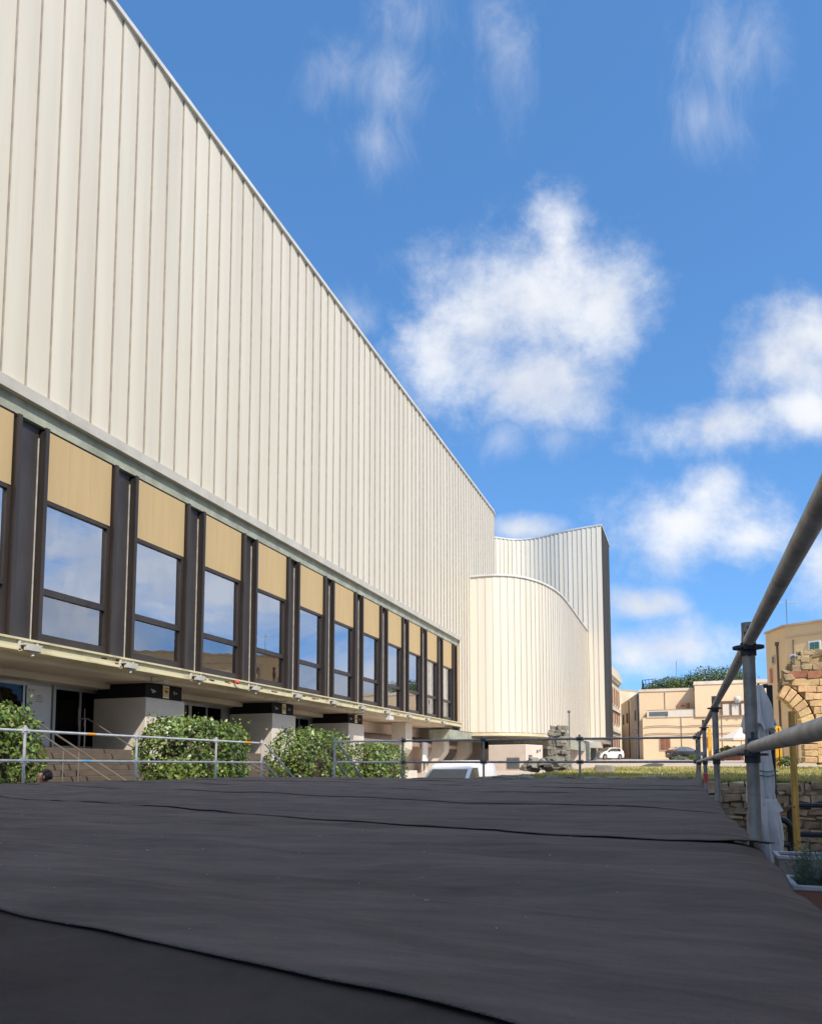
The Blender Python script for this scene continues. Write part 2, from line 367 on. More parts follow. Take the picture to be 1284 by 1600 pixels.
def along(path, off0, off1, z0, z1, step=1.0):
    """a band following a plan path between two offsets to its right"""
    b = MB(); F = resample(path, step); vs = []
    for p, d in F:
        n = Vector((d.y, -d.x, 0))
        a, c = p + n * off0, p + n * off1
        vs += [(a.x, a.y, z0), (c.x, c.y, z0), (c.x, c.y, z1), (a.x, a.y, z1)]
    fs = []
    for i in range(len(F) - 1):
        for k in range(4): fs.append((i * 4 + k, i * 4 + (k + 1) % 4, (i + 1) * 4 + (k + 1) % 4, (i + 1) * 4 + k))
    fs += [(3, 2, 1, 0), tuple(len(vs) - 4 + k for k in range(4))]
    b.add(vs, fs); return b

Y_END = 55.0
main_path = [(-16, y) for y in range(-24, 55)] + [(-16, Y_END)]
b = cladding(main_path, .765, ZM0, ZM1, .058); b.build('cladding_wall', ['clad', 'joint'], T)
end_path = [(-16, Y_END), (-16, 58), (-16, 61), (-16, 66.6)] + [(-19 + 3 * math.cos(a), 66.6 + 3.2 * math.sin(a)) for a in [R_(10 * k) for k in range(1, 10)]] + [(-22, 69.8), (-26, 69.8)]
b = cladding(end_path, .765, 4.45, ZM1, .058); b.build('cladding_wall', ['clad', 'joint'], T)
full_path = main_path[:-1] + end_path
along(full_path, -.4, .15, ZM1, ZM1 + .16).build('coping', 'coping', T)
b = MB(); b.prism([(-16.08, -24), (-16.08, 66.6), (-17, 68.8), (-19, 69.7), (-46, 69.7), (-46, -24)], ZM0 + .05, ZM1 - .06); b.build('roof_block', 'grey_wall', T)
# fascia and green head band
along(main_path, -.1, .16, 11.37, 11.68).build('fascia', 'fascia', T)
along(main_path, -.5, -.02, 10.93, 11.37).build('head_band', 'green', T)
b = MB(); b.box(-16.1, -15.97, 54.3, Y_END - .05, 5.05, 10.93); b.build('end_post', 'tan', T)
# window bays ------------------------------------------------------
PITCH = 3.555; Y0 = 14.65
WB, WT = 5.06, 10.93
def pilaster(yc):
    b = MB(); h = .51
    b.m = 0; b.box(-16.30, -16.17, yc - h + .12, yc + h - .12, WB, WT - .02)          # recessed web
    b.m = 1
    for s in (-1, 1):
        y = yc + s * (h - .065)
        b.box(-16.28, -15.95, y - .025, y + .025, WB, WT - .10)                        # fin web
        b.box(-15.96, -15.90, y - .06, y + .06, WB - .004, WT - .03)                 # fin flange
    b.m = 2; b.box(-16.166, -16.13, yc + h - .145, yc + h - .131, WB + .02, WT - .3)
    return b.build('pilaster', ['web', 'brown', 'strip'], T, origin=(-16, yc, WB))
def window(y0, y1):
    """y0..y1 = clear opening between two pilasters"""
    b = MB()
    X0, X1 = -16.30, -16.06
    b.box(X0, X1, y0, y0 + .05, WB + .25, WT); b.box(X0, X1, y1 - .12, y1, WB + .25, WT)           # jambs
    b.box(X0, X1 + .02, y0, y1, WB, WB + .25)                                                          # sill rail
    b.box(X0, X1 + .01, y0 + .05, y1 - .12, 6.38, 6.56); b.box(X0, X1 + .01, y0 + .05, y1 - .12, 8.88, 8.99)
    b.box(X0, X1, y0 + .05, y1 - .12, WT - .05, WT)
    w = b.build('window', 'brown', T, origin=(-16, y0, WB))
    p = MB(); p.box(-16.15, -16.13, y0 + .05, y1 - .12, 6.56, 8.88); p.build('pane', 'glass', w)
    p = MB(); p.box(-16.15, -16.13, y0 + .05, y1 - .12, WB + .25, 6.38); p.build('pane', 'glass_low', w)
    p = MB(); third = (y1 - y0 - .06) / 3
    for k in range(3): p.box(-16.20, -16.04, y0 + .03 + third * k, y0 + .03 + third * (k + 1) - .006, 8.99, WT - .05)
    p.build('spandrel_panel', 'tan', w)
    return w
pil0 = pilaster(Y0 - PITCH); win0 = window(Y0 - PITCH + .51, Y0 - .51)
for i in range(-7, 12):
    if i != -1:
        c = copy_tree(pil0, T); c.location = pil0.location + Vector((0, PITCH * (i + 1), 0))
    if i > -7 and i != 0:
        c = copy_tree(win0, T); c.location = win0.location + Vector((0, PITCH * i, 0))
# edge beam under the windows, with its lip and clamps
b = MB(); b.m = 0
b.box(-16.5, -15.86, -24, Y_END + .2, 4.77, 5.00); b.box(-16.5, -15.78, -24, Y_END + .2, 5.00, 5.055)
b.box(-16.5, -15.80, -24, Y_END + .2, 4.73, 4.77); b.m = 1
for i in range(26):
    y = random.uniform(17, 44); l = random.uniform(.1, .5); z = random.uniform(4.80, 4.93)
    b.box(-15.861, -15.856, y, y + l, z, z + random.uniform(.03, .07))
b.build('edge_beam', ['beam', 'rust'], T)
def clamp(y):
    b = MB(); b.m = 0
    b.box(-15.86, -15.62, y - .26, y + .30, 4.86, 4.905); b.box(-15.72, -15.60, y - .22, y + .24, 4.73, 4.86)
    b.box(-15.86, -15.80, y - .3, y - .22, 4.70, 5.0); b.box(-15.86, -15.80, y + .26, y + .33, 4.70, 5.0)
    b.tube([(-15.75, y + .05, 4.75), (-15.7, y + .05, 4.60)], .05, 8)
    return b.build('floodlight', 'fascia', T, origin=(-15.86, y, 4.8), bevel=.008)
cl0 = clamp(Y0)
for i in range(1, 11):
    c = copy_tree(cl0, T); c.location = cl0.location + Vector((0, PITCH * i + random.uniform(-.1, .1), 0))
p = onX(371, 1066, -15.7); b = MB(); b.sphere(p, .085, .10, .08); b.tube([p, p + Vector((-.2, 0, .05))], .04, 8); o = b.build('warning_lamp', 'tape_r', T); o['label'] = 'round red warning lamp'
p = onX(610, 1122, -15.7); b = MB(); b.box(p.x - .12, p.x + .12, p.y - .45, p.y + .2, p.z - .12, p.z + .1); b.tube([p + Vector((0, 0, .1)), p + Vector((-.1, .1, .5))], .03, 8); b.build('camera', 'acwhite', T, bevel=.03)
# soffit: fields split by shallow joints
b = MB()
ys = [-24] + [20.1 + 8.2 * (k - 4) for k in range(4, 5)] + [20.1, 28.4, 36.6, 44.6, Y_END]
ys = [-24, 3.9, 12.1, 20.3, 28.5, 36.7, 44.7, Y_END]
for a, c in zip(ys, ys[1:]): b.box(-19.4, -16.5, a + .02, c - .02, 4.60, 4.76)
b.box(-19.42, -16.45, -24, Y_END, 4.76, 5.0)
b.box(-19.42, -18.35, -24, 39, 4.40, 4.60)                                             # dropped back part
b.build('soffit', 'soffit', T)
b = MB()
for y in (20.3, 28.5, 36.7): b.box(-19.0, -15.95, y - .05, y + .05, 4.55, 4.59)
b.build('joint_channel', 'fascia', T)
# foyer behind the windows
b = MB(); b.box(-23, -22.8, -24, Y_END, 5, 11); b.box(-23, -16.4, -24, Y_END, 5.0, 5.04); b.box(-23, -16.5, -24, Y_END, 10.95, 11.3)
b.box(-22.8, -16.5, -24, Y_END, 9.1, 9.25)
for y in range(-20, 56, 7): b.box(-20.3, -19.9, y, y + .4, 5.04, 9.1)
b.build('foyer_room', 'room', T)
for (dx, y) in ((-18.6, 20.5), (-20.4, 20.9), (-18.6, 17.0), (-20.4, 17.3), (-18.6, 24.3)):
    b = MB(); b.disc((dx, y, 9.07), (0, 0, 1), .34, .05, 20); b.build('ceiling_lamp', 'lampon', T)
# entrance doors and back wall
FL = 2.32
def door_pair(y):
    b = MB(); X = -19.05
    b.box(X - .08, X, y, y + .09, FL, 4.40); b.box(X - .08, X, y + 2.2, y + 2.29, FL, 4.40); b.box(X - .08, X, y + 1.11, y + 1.19, FL, 4.40)
    b.box(X - .08, X, y + .09, y + 2.2, 4.27, 4.40); b.box(X - .08, X, y + .09, y + 2.2, FL, FL + .12)
    d = b.build('door', 'alu', T, origin=(X, y, FL))
    for k in (0, 1):
        p = MB(); p.box(X - .05, X - .03, y + .09 + k * 1.1, y + 1.11 + k * 1.09, FL + .12, 4.27); p.build('pane', 'door_glass', d)
        h = MB(); hy = y + 1.02 + k * .26; h.tube([(X + .06, hy, FL + .8), (X + .06, hy, FL + 1.4)], .018, 8); h.build('handle', 'steel', d)
    return d
d0 = door_pair(18.75)
for y in (16.45 - .02, 14.1, 11.8, 23.6, 25.9, 31.8, 34.1):
    c = copy_tree(d0, T); c.location = d0.location + Vector((0, y - 18.75, 0))
# one leaf is covered by a white sheet carrying a notice
b = MB(); b.m = 0; b.box(-19.05, -19.03, 17.66, 18.62, FL + .1, 4.30); b.m = 1
for (ya, yb, za, zb) in ((17.72, 17.80, 4.12, 4.18), (17.86, 17.94, 4.11, 4.17), (18.0, 18.30, 3.93, 3.96), (18.02, 18.28, 3.86, 3.89), (18.0, 18.3, 3.79, 3.82), (18.08, 18.2, 3.97, 4.02)): b.box(-19.029, -19.026, ya, yb, za, zb)
o = b.build('covered_door', ['white', 'fascia'], T); o['label'] = 'door leaf covered by a white sheet with a small notice'
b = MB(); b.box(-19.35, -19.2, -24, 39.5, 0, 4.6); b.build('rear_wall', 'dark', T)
for y0, y1 in ((20.98, 23.55), (28.2, 31.75), (36.4, 39.4)): b = MB(); b.box(-19.18, -19.06, y0, y1, FL, 4.4); b.build('metal_panel', 'alu', T)
for y in (16.4, 18.70, 21.02): b = MB(); b.box(-19.05, -18.98, y - .03, y + .05, FL, 4.4); b.build('door_post', 'alu', T)
b = MB(); b.box(-19.2, -17.6, -24, 39.5, 0, FL); b.build('entrance_floor', 'step', T)
# wing walls with black boards on top
def wing(y0, k):
    b = MB(); b.box(-19.0, -16.8, y0, y0 + 2.08, 0, 4.08); w = b.build('wing_wall', 'plaster', T, bevel=.02, origin=(-16.8, y0, 0))
    b = MB(); b.box(-18.9, -16.86, y0 + .04, y0 + 1.96, 4.08, 4.59); s = b.build('sign_board', 'black', w)
    b = MB(); b.m = 0; b.box(-16.858, -16.845, y0 + .92, y0 + 1.24, 4.13, 4.56); b.m = 1
    b.box(-16.845, -16.842, y0 + .99, y0 + 1.18, 4.36, 4.41); b.box(-16.845, -16.842, y0 + 1.04, y0 + 1.16, 4.30, 4.36); b.box(-16.845, -16.842, y0 + .96, y0 + 1.2, 4.47, 4.49); b.m = 2
    b.box(-16.846, -16.842, y0 + .92, y0 + 1.24, 4.51, 4.56); b.box(-16.846, -16.842, y0 + .92, y0 + 1.24, 4.13, 4.17)
    b.build('notice', ['plate', 'pipe', 'white'], w)
    b = MB()
    for (a, z, l) in ((.30, 4.37, .16), (.42, 4.34, .14), (.36, 4.30, .1), (1.5, 4.40, .06), (1.62, 4.36, .07), (1.52, 4.33, .06)):
        b.bar((-16.855, y0 + a, z), (-16.855, y0 + a + l, z - .03), .006, .035)
    b.build('sticker_residue', 'strip', w)
    return w
w0 = wing(20.43, 0)
for k, y in enumerate((28.66, 36.6, 12.2, 4.0)):
    c = copy_tree(w0, T); c.location = w0.location + Vector((0, y - 20.43, 0))

# undercroft past the entrances
for nm, bx in (('undercroft_wall', (-19.7, -19.5, 39.4, 66, 0, 4.5)), ('undercroft_wall', (-19.49, -19.2, 39.4, 39.6, 0, 4.6)), ('cross_beam', (-19.49, -17.76, 40, 63, 3.15, 3.42)), ('cross_beam', (-19.49, -18.8, 40, 63, 3.9, 4.58)), ('wall_base', (-19.49, -19.2, 44, 62, 1.0, 2.1))):
    b = MB(); b.box(*bx); b.build(nm, 'pinkwall', T)
def leg(y):
    b = MB(); w = .62
    b.prism([], 0, 0) if False else None
    prof = [(-16.75, 4.6), (-16.75, 2.85), (-16.95, 2.55), (-18.9, .2), (-19.6, .2), (-18.0, 2.5), (-17.75, 2.9), (-17.75, 4.6)]
    vs = [(x, y - w, z) for x, z in prof] + [(x, y + w, z) for x, z in prof]; n = len(prof)
    b.add(vs, [tuple(range(n)), tuple(reversed(range(n, 2 * n)))] + [(i, i + n, (i + 1) % n + n, (i + 1) % n) for i in range(n)])
    return b.build('pillar', 'plaster', T, origin=(-16.75, y, 0), bevel=.03)
l0 = leg(45.9)
for y in (54.2, 60.9): c = copy_tree(l0, T); c.location = l0.location + Vector((0, y - 45.9, 0))
b = MB(); b.box(-17.6, -16.0, 52.6, 62.5, 3.75, 4.44); b.build('corner_lintel', 'green', T)
b = MB(); p = onX(230 / 3.567 + 600, 1182, -20.0)
# ---- annex: the low curved volume
AT = 17.17
annex_ctrl = [(-16.0, 58.5), (-14.9, 58.5), (-13.7, 58.75), (-12.69, 59.4), (-11.63, 60.75), (-10.75, 63.05), (-10.2, 66.1), (-10.0, 69.1), (-9.95, 74), (-9.95, 80), (-9.95, 88.2)]
apath = smooth_path(annex_ctrl, 10)
b = cladding(apath, .61, 4.45, AT, .034, gd=.012); b.build('annex_wall', ['clad', 'joint'], T)
along(apath, -.35, .13, AT, AT + .15, .5).build('annex_coping', 'coping', T)
b = MB(); b.prism([(-16.5, 58.65), (-14.9, 58.65), (-12.8, 59.6), (-11.75, 60.9), (-10.9, 63.1), (-10.3, 66.1), (-10.1, 70), (-10.1, 88), (-22, 88)], 4.5, AT - .05); b.build('annex_block', 'grey_wall', T)
# soffit rim of annex and dark sign beam below
along(apath[:66], -2.2, -.02, 4.18, 4.45, .6).build('annex_soffit', 'beam_plain', T)
b = MB(); b.prism([(-16.2, 58.9), (-14.9, 58.8), (-12.8, 59.8), (-11.75, 61.0), (-10.9, 63.1), (-10.3, 66.1), (-10.1, 70), (-10.1, 88), (-22, 88)], 4.20, 4.46); b.build('annex_floor', 'soffit', T)
# sign beam, set back beneath the annex
sb0, sb1 = onY(752, 1150, 66.0), onY(868, 1150, 66.0)
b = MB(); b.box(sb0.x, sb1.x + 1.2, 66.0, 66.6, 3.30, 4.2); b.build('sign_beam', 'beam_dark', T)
def text(body, size, loc, rot, m, parent, name, ext=.01, align='CENTER', tw=1.0):
    cu = bpy.data.curves.new(name, 'FONT'); cu.body = body; cu.size = size; cu.extrude = ext; cu.align_x = align
    o = bpy.data.objects.new(name, cu); COL.objects.link(o)
    bpy.context.view_layer.update(); dg = bpy.context.evaluated_depsgraph_get()
    me = bpy.data.meshes.new_from_object(o.evaluated_get(dg)); bpy.data.objects.remove(o); bpy.data.curves.remove(cu)
    ob = bpy.data.objects.new(name, me); COL.objects.link(ob); me.materials.clear(); me.materials.append(M[m])
    ob.parent = parent; ob.location = Vector(loc) - Vector(ORG[parent.name]); ob.rotation_euler = rot; ob.scale = (tw, 1, 1); return ob
tp = onY(824, 1160.5, 65.98)
text('POLT LEOMANNI', .36, (tp.x, 65.985, tp.z), (R_(90), 0, 0), 'acwhite', T, 'sign_lettering', .012, tw=.88)
# ---- stage tower
TT = 29.2
tower_ctrl = [(-27, 84), (-23.5, 84.4), (-20.42, 86.94), (-18.60, 88.45), (-16.6, 88.7), (-14.90, 88.2), (-13.04, 87.4), (-10.96, 86.8), (-8.08, 86.24)]
tpath = smooth_path(tower_ctrl, 10)
b = cladding(tpath, .56, 4.75, TT, .095, pw=1.0, gd=.02, groove=.025); b.build('tower_wall', ['clad', 'clad'], T)
along(tpath, -.4, .12, TT, TT + .16, .6).build('tower_coping', 'coping', T)
b = MB(); b.prism([(-8.2, 86.5), (-8.14, 95.0), (-46, 95.0), (-46, 86.8), (-30, 85), (-24, 85.2), (-20.6, 87.4), (-18.5, 88.9), (-16.6, 89.1), (-13, 87.8)], 4.8, TT - .05); b.build('tower_block', 'grey_wall', T)
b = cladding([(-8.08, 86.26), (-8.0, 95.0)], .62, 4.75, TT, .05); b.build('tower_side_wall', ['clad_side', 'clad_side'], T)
along([(-8.08, 86.26), (-8.0, 95.0)], -.4, .12, TT + .002, TT + .158, .6).build('tower_coping', 'coping', T)
# pale undercut, green beams, posts
b = MB(); b.box(-13.2, -8.3, 86.6, 95, 4.4, 4.75); b.build('tower_soffit', 'soffit', T)
g0, g1 = onY(886, 1160, 78), onY(921, 1160, 82)
b = MB(); b.box(-11.5, -10.0, 66.8, 84.5, 3.35, 4.15); b.build('side_beam', 'green', T)
b = MB(); b.box(-11.0, -8.6, 84.8, 88, 3.75, 4.4); b.build('tower_beam', 'fascia', T)
b = MB()
for (px, Y) in ((916, 84), (927, 88)):
    q = onY(px, 1180, Y); b.box(q.x - .3, q.x + .3, Y - .3, Y + .3, 1.5, 4.4)
b.build('support_post', 'vent', T)
b = MB(); q = onY(892, 1180, 80); b.box(q.x - 1.2, q.x + .7, 80, 80.3, 1.6, 3.4); b.build('undercroft_panel', 'kiosk', T)
b = MB(); q = onY(907, 1180, 83); b.box(q.x - .8, q.x + .5, 83, 83.2, 1.6, 3.4); b.build('undercroft_panel', 'kiosk', T)
b = MB(); b.box(-30, -16.5, 66, 66.2, .5, 4.4); b.build('undercroft_wall', 'pinkwall', T)
b = MB(); b.box(-16.5, -10.8, 79, 79.2, 1.0, 4.4); b.build('undercroft_wall', 'pinkwall', T)
# ------------------------------------------------------------------ stage platform and its felt
DK = 1.49
SP = thing('stage_platform', 'low scaffold stage platform of boards on steel legs under the black felt', 'stage', (-5, 7, 0))
b = MB()
for i in range(5):
    for j in range(8):
        x = -10.2 + i * 2.08; y = -3 + j * 2.45
        b.box(x + .004, x + 2.076, y + .004, y + 2.446, 1.40, 1.472)
b.build('deck_board', 'timber', SP)
b = MB()
for y in (-2.9, 2, 7, 12, 16.4): b.tube([(-10.2, y, 1.34), (.2, y, 1.34)], .024, 8)
for x in (-10.15, -5, .16): b.tube([(x, -2.9, 1.28), (x, 16.5, 1.28)], .024, 8)
b.build('ledger', 'galvd', SP)
for x in (-10.1, -5, .12):
    for y in (2, 9, 16.3):
        b = MB(); b.tube([(x, y, .03), (x, y, 1.38)], .024, 10); b.box(x - .07, x + .07, y - .07, y + .07, 0, .03); b.build('leg', 'galvd', SP)
SEAM = [-3.9, -1.15, 1.09, 3.50, 5.66, 7.9, 10.1, 12.4, 14.7, 16.9, 19.2, 21.5]
def nz(x, y, k): return mnoise.noise((x, y, k))
def felt_z(x, y):
    s = x * .93 - y * .36; t = x * .36 + y * .93
    z = .014 * nz(s * .42, t * 1.5, 1) + .022 * abs(nz(s * .55 + 3, t * 2.4, 21)) ** .8 + .019 * nz(s * .6, t * 3.9, 2) + .007 * nz(s * 2.6, t * 9, 3) + .0012 * nz(s * 8, t * 12, 4)
    z += .008 * nz(s * .8, t * .8, 5)
    for xl in (-.83, -2.95, -5.0, -7.1): z += .006 * math.exp(-((x - xl + .03 * nz(0, y * .8, 6)) / .028) ** 2) * (.4 + nz(3, y * .6, 7))
    return z
def seam_y(k, x): return SEAM[k] - (.33 if k == 2 else .385) * (x + .8) + .012 * nz(x * .7, k * 3.1, 8) + .007 * nz(x * 3.3, k * 3.1, 9)
def felt_sheet(k):
    x0, x1 = -10.42, .262
    nu, nv = (210, 56) if k in (1, 2) else ((190, 40) if k < 5 else (120, 24))
    vs = []; ok = []
    for i in range(nu + 1):
        u = i / nu; x = x1 - (x1 - x0) * (u ** 1.35)
        a = seam_y(k, x) - .05; c = seam_y(k + 1, x) + .10
        a2, c2 = max(-2.95, min(16.72, a)), max(-2.95, min(16.72, c))
        for j in range(nv + 1):
            v = (j / nv) ** 1.25; y = a2 + (c2 - a2) * v; d = y - a
            z = DK + .004 + felt_z(x, y)
            lift = (.0025 + .006 * max(0, nz(x * 1.1, k * 2.7, 11)) + .003 * nz(x * 5, k * 2.7, 12)) * (1 if k < 4 else .45)
            z += .003 * math.exp(-d / .5) + lift * math.exp(-d / .045)
            e = c - y                                   # far edge tucks under the next sheet
            z -= .006 * sstep(.35, .02, e)
            xx = x
            if x > .12:                                 # hangs over the right edge
                q = (x - .12) / .142; z -= .022 * q * q
                xx = x + .022 * nz(y * 1.2, k, 13) * q
                if k == 3 and d < .35: z += .022 * q * (1 - d / .35); xx += .045 * q * (1 - d / .35)
            vs.append((xx, y, max(z, DK - .02)))
        ok.append(c2 - a2 > .02)
    m = nv + 1; fs = []
    for i in range(nu):
        if ok[i] and ok[i + 1]:
            for j in range(nv): fs.append((i * m + j, i * m + j + 1, (i + 1) * m + j + 1, (i + 1) * m + j))
    b = MB(); b.add(vs, fs, True)
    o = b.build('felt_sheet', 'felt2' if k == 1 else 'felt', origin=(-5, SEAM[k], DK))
    sd = o.modifiers.new('thickness', 'SOLIDIFY'); sd.thickness = .004; sd.offset = 1
    bm_clean(o); return o
def bm_clean(o):
    import bmesh
    bm = bmesh.new(); bm.from_mesh(o.data)
    bmesh.ops.delete(bm, geom=[v for v in bm.verts if not v.link_faces], context='VERTS'); bm.to_mesh(o.data); bm.free()
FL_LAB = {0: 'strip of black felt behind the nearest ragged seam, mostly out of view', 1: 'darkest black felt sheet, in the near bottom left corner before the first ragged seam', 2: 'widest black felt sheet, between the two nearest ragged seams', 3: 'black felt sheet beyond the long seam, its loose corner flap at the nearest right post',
          4: 'third black felt sheet from the front, with open creases along its seam', 5: 'fourth black felt sheet from the front on the stage', 6: 'fifth black felt sheet from the front on the stage', 7: 'black felt sheet near the far right corner of the stage', 8: 'black felt sheet on the far left of the stage, next to the stair gap', 9: 'black felt sheet in the far left corner of the stage', }
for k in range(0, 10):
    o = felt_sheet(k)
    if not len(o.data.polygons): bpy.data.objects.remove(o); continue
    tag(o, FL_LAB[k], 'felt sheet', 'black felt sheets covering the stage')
# bits of lint scattered on the felt: specks nobody would count
b = MB()
for i in range(100):
    d = 1.2 + 9 * random.random() ** 1.5; px = random.uniform(0, 1180)
    p = onZ(px, 1196 + .3 * f / d, DK); 
    if not (-10 < p.x < .1 and p.y < 16): continue
    a = random.uniform(0, 3.1); l = random.uniform(.0006, .0016) * d ** .6 * (1 if random.random() < .9 else 3); w = .0005 * d ** .6
    b.obox((p.x, p.y, DK + .016 + felt_z(p.x, p.y) - .006), (math.cos(a) * l, math.sin(a) * l, 0), (-math.sin(a) * w, math.cos(a) * w, 0), (0, 0, .0012))
pts = [onZ(895 + 223 * i / 14, 1527 + 65 * (i / 14) ** 1.1 + 1.5 * math.sin(i * 1.3), DK) for i in range(15)]
b.tube([(p.x, p.y, DK + .0055 + felt_z(p.x, p.y)) for p in pts], .00055, 5)
o = b.build('lint', 'lint', origin=(-3, 4, DK)); o['kind'] = 'stuff'; tag(o, 'white lint specks scattered over the black felt', 'lint')

# ------------------------------------------------------------------ guard rails
def post(parent, x, y, z0, z1, m, ros=(), r=.0245, md='bolt', rr=.062):
    b = MB(); b.tube([(x, y, z0), (x, y, z1)], r, 16); b.tube([(x, y, z1 - .16), (x, y, z1 - .145)], r * 1.04, 16)
    o = b.build('post', m, parent, origin=(x, y, z0))
    for z in ros:
        b = MB(); b.disc((x, y, z), (0, 0, 1), rr, .010, 22)
        b.tube([(x, y, z - .035), (x, y, z + .02)], r * 1.25, 14)
        b.build('rosette', md, o, origin=(x, y, z))
    return o
def rail(parent, p0, p1, m, name='rail', r=.0242, wedge=True, md='bolt'):
    p0, p1 = Vector(p0), Vector(p1); d = (p1 - p0).normalized()
    b = MB(); b.tube([p0 + d * .05, p1 - d * .05], r, 16)
    o = b.build(name, m, parent, origin=(p0 + p1) / 2)
    for p, s in ((p0, 1), (p1, -1)):
        b = MB(); q = p + d * (.05 * s); b.obox(q, d * .028, Vector((0, 0, 1)) * .036, d.cross(Vector((0, 0, 1))) * .021)
        b.obox(q - d * (.005 * s), d * .005, Vector((0, 0, 1)) * .062, d.cross(Vector((0, 0, 1))) * .006)
        b.build('wedge_head', md, o)
    return o
ZT, ZM = 2.375, 1.875; ZR = 2.315
# right side
GR = thing('guard_rail', 'weathered grey tube guard rail along the right edge of the black stage', 'railing', (.26, 8, 0), 'tube guard rails round the stage')
RY = [-3.2, .05, 3.42, 7.0, 10.6, 14.2]
RX = .271
for y in RY[2:]: post(GR, RX, y, .02, ZR + .085, 'galvd', (ZR - .02, ZM - .03), r=.0250)
post(GR, RX, RY[0], .02, ZR + .085, 'galvd', (ZR - .02, ZM - .03), r=.0250)
for a, c in zip(RY[2:], RY[3:] + [16.5]):
    rail(GR, (RX, a, ZR), (RX, c, ZR), 'galv'); rail(GR, (RX, a, ZM), (RX, c, ZM), 'galv')
rail(GR, (RX, RY[0], ZR), (RX, RY[2], ZR), 'galv'); rail(GR, (RX, RY[0], ZM), (RX, RY[2], ZM), 'galv')
b = MB(); b.tube([(RX, 10.6, 1.58), (RX, 10.6, 1.69)], .029, 14); b.build('tape_band', 'tape_r', GR)
# far side, dark
GF = thing('guard_rail', 'dark grey tube guard rail along the far edge of the black stage', 'railing', (-3.5, 16.5, 0), 'tube guard rails round the stage')
FY = 16.5
fx = [onY(p, 1157, FY).x for p in (629, 755, 905)] + [RX]
for x in fx[:3]: post(GF, x, FY, .02, ZT + .09, 'galvd', (ZT, ZM))
post(GF, RX, FY, .02, ZT + .09, 'galvd', (ZT, ZM))
for a, c in zip(fx, fx[1:]): rail(GF, (a, FY, ZT), (c, FY, ZT), 'galvd'); rail(GF, (a, FY, ZM), (c, FY, ZM), 'galvd')
# short bright return beside the stairs
sx1 = onY(523, 1157, FY).x
GS = thing('guard_rail', 'short bright steel guard rail between the stage stairs and the dark far rail', 'railing', (sx1, FY, 0), 'tube guard rails round the stage')
post(GS, sx1, FY, .02, ZT + .09, 'galvl', (ZT, ZM), md='galvl', rr=.045)
rail(GS, (sx1, FY, ZT), (fx[0] - .03, FY, ZT), 'galvl', md='galvl'); rail(GS, (sx1, FY, ZM), (fx[0] - .03, FY, ZM), 'galvl', md='galvl')
# left side
GL = thing('guard_rail', 'bright silver guard rail with coloured tape along the left edge of the stage', 'railing', (-10.27, 10, 0), 'tube guard rails round the stage')
LY = [1.4, 4.1, 6.82, 9.53, 12.25, 14.97, 17.0]
LX = -10.27
for y in LY: post(GL, LX, y, .02, ZT + .09, 'galvl', (ZT, ZM), md='galvl', rr=.05)
for a, c in zip(LY, LY[1:]): rail(GL, (LX, a, ZT), (LX, c, ZT), 'galvl', md='galvl'); rail(GL, (LX, a, ZM), (LX, c, ZM), 'galvl', md='galvl')
for px, z, m, w in ((142, ZT, 'tape_o', .10), (387, ZT, 'tape_o', .16), (135, ZM, 'tape_b', .12), (434, ZT, 'tape_r', .05)):
    q = onX(px, 1160, LX); q.y = min(q.y, 16.9); b = MB(); b.tube([(LX, q.y - w, z), (LX, q.y + w, z)], .0265, 12); b.build('tape_band', m, GL)
# stage stairs: treads between two sloping tube rails going down beyond the far edge
def sloped(x, lab):
    t = thing('stair_rail', lab, 'handrail', (x, 17.2, 0), 'sloping tube rails of the stage stairs')
    y0 = 16.75 if x > -9 else 17.05
    z1 = 1.0
    for zz in (ZT, ZM):
        b = MB(); b.tube([(x, y0, zz), (x, y0 + 2.6, zz - 1.5)], .0242, 12); b.build('rail', 'galvl', t)
    b = MB(); b.tube([(x, y0 + 2.6, .02), (x, y0 + 2.6, 1.05)], .024, 10); b.build('post', 'galvl', t)
    return t
sloped(LX + .05, 'left sloping steel tube rail of the stage stairs, with red tape at its top')
sloped(sx1 - .06, 'right sloping steel tube rail of the stage stairs, beside the short bright guard rail')
ST = thing('stage_stairs', 'aluminium stairs going down from the far left corner of the black stage', 'stairs', (-9.1, 17.8, 0))
b = MB()
for k in range(6): b.box(LX + .3, sx1 - .3, 16.8 + .36 * k, 17.14 + .36 * k, 1.38 - .24 * k - .04, 1.38 - .24 * k)
b.build('tread', 'alu', ST)
b = MB()
for x in (LX + .27, sx1 - .27): b.bar((x, 16.78, 1.34), (x, 19.0, -.0 + .08), .04, .14)
b.build('stringer', 'alu', ST)

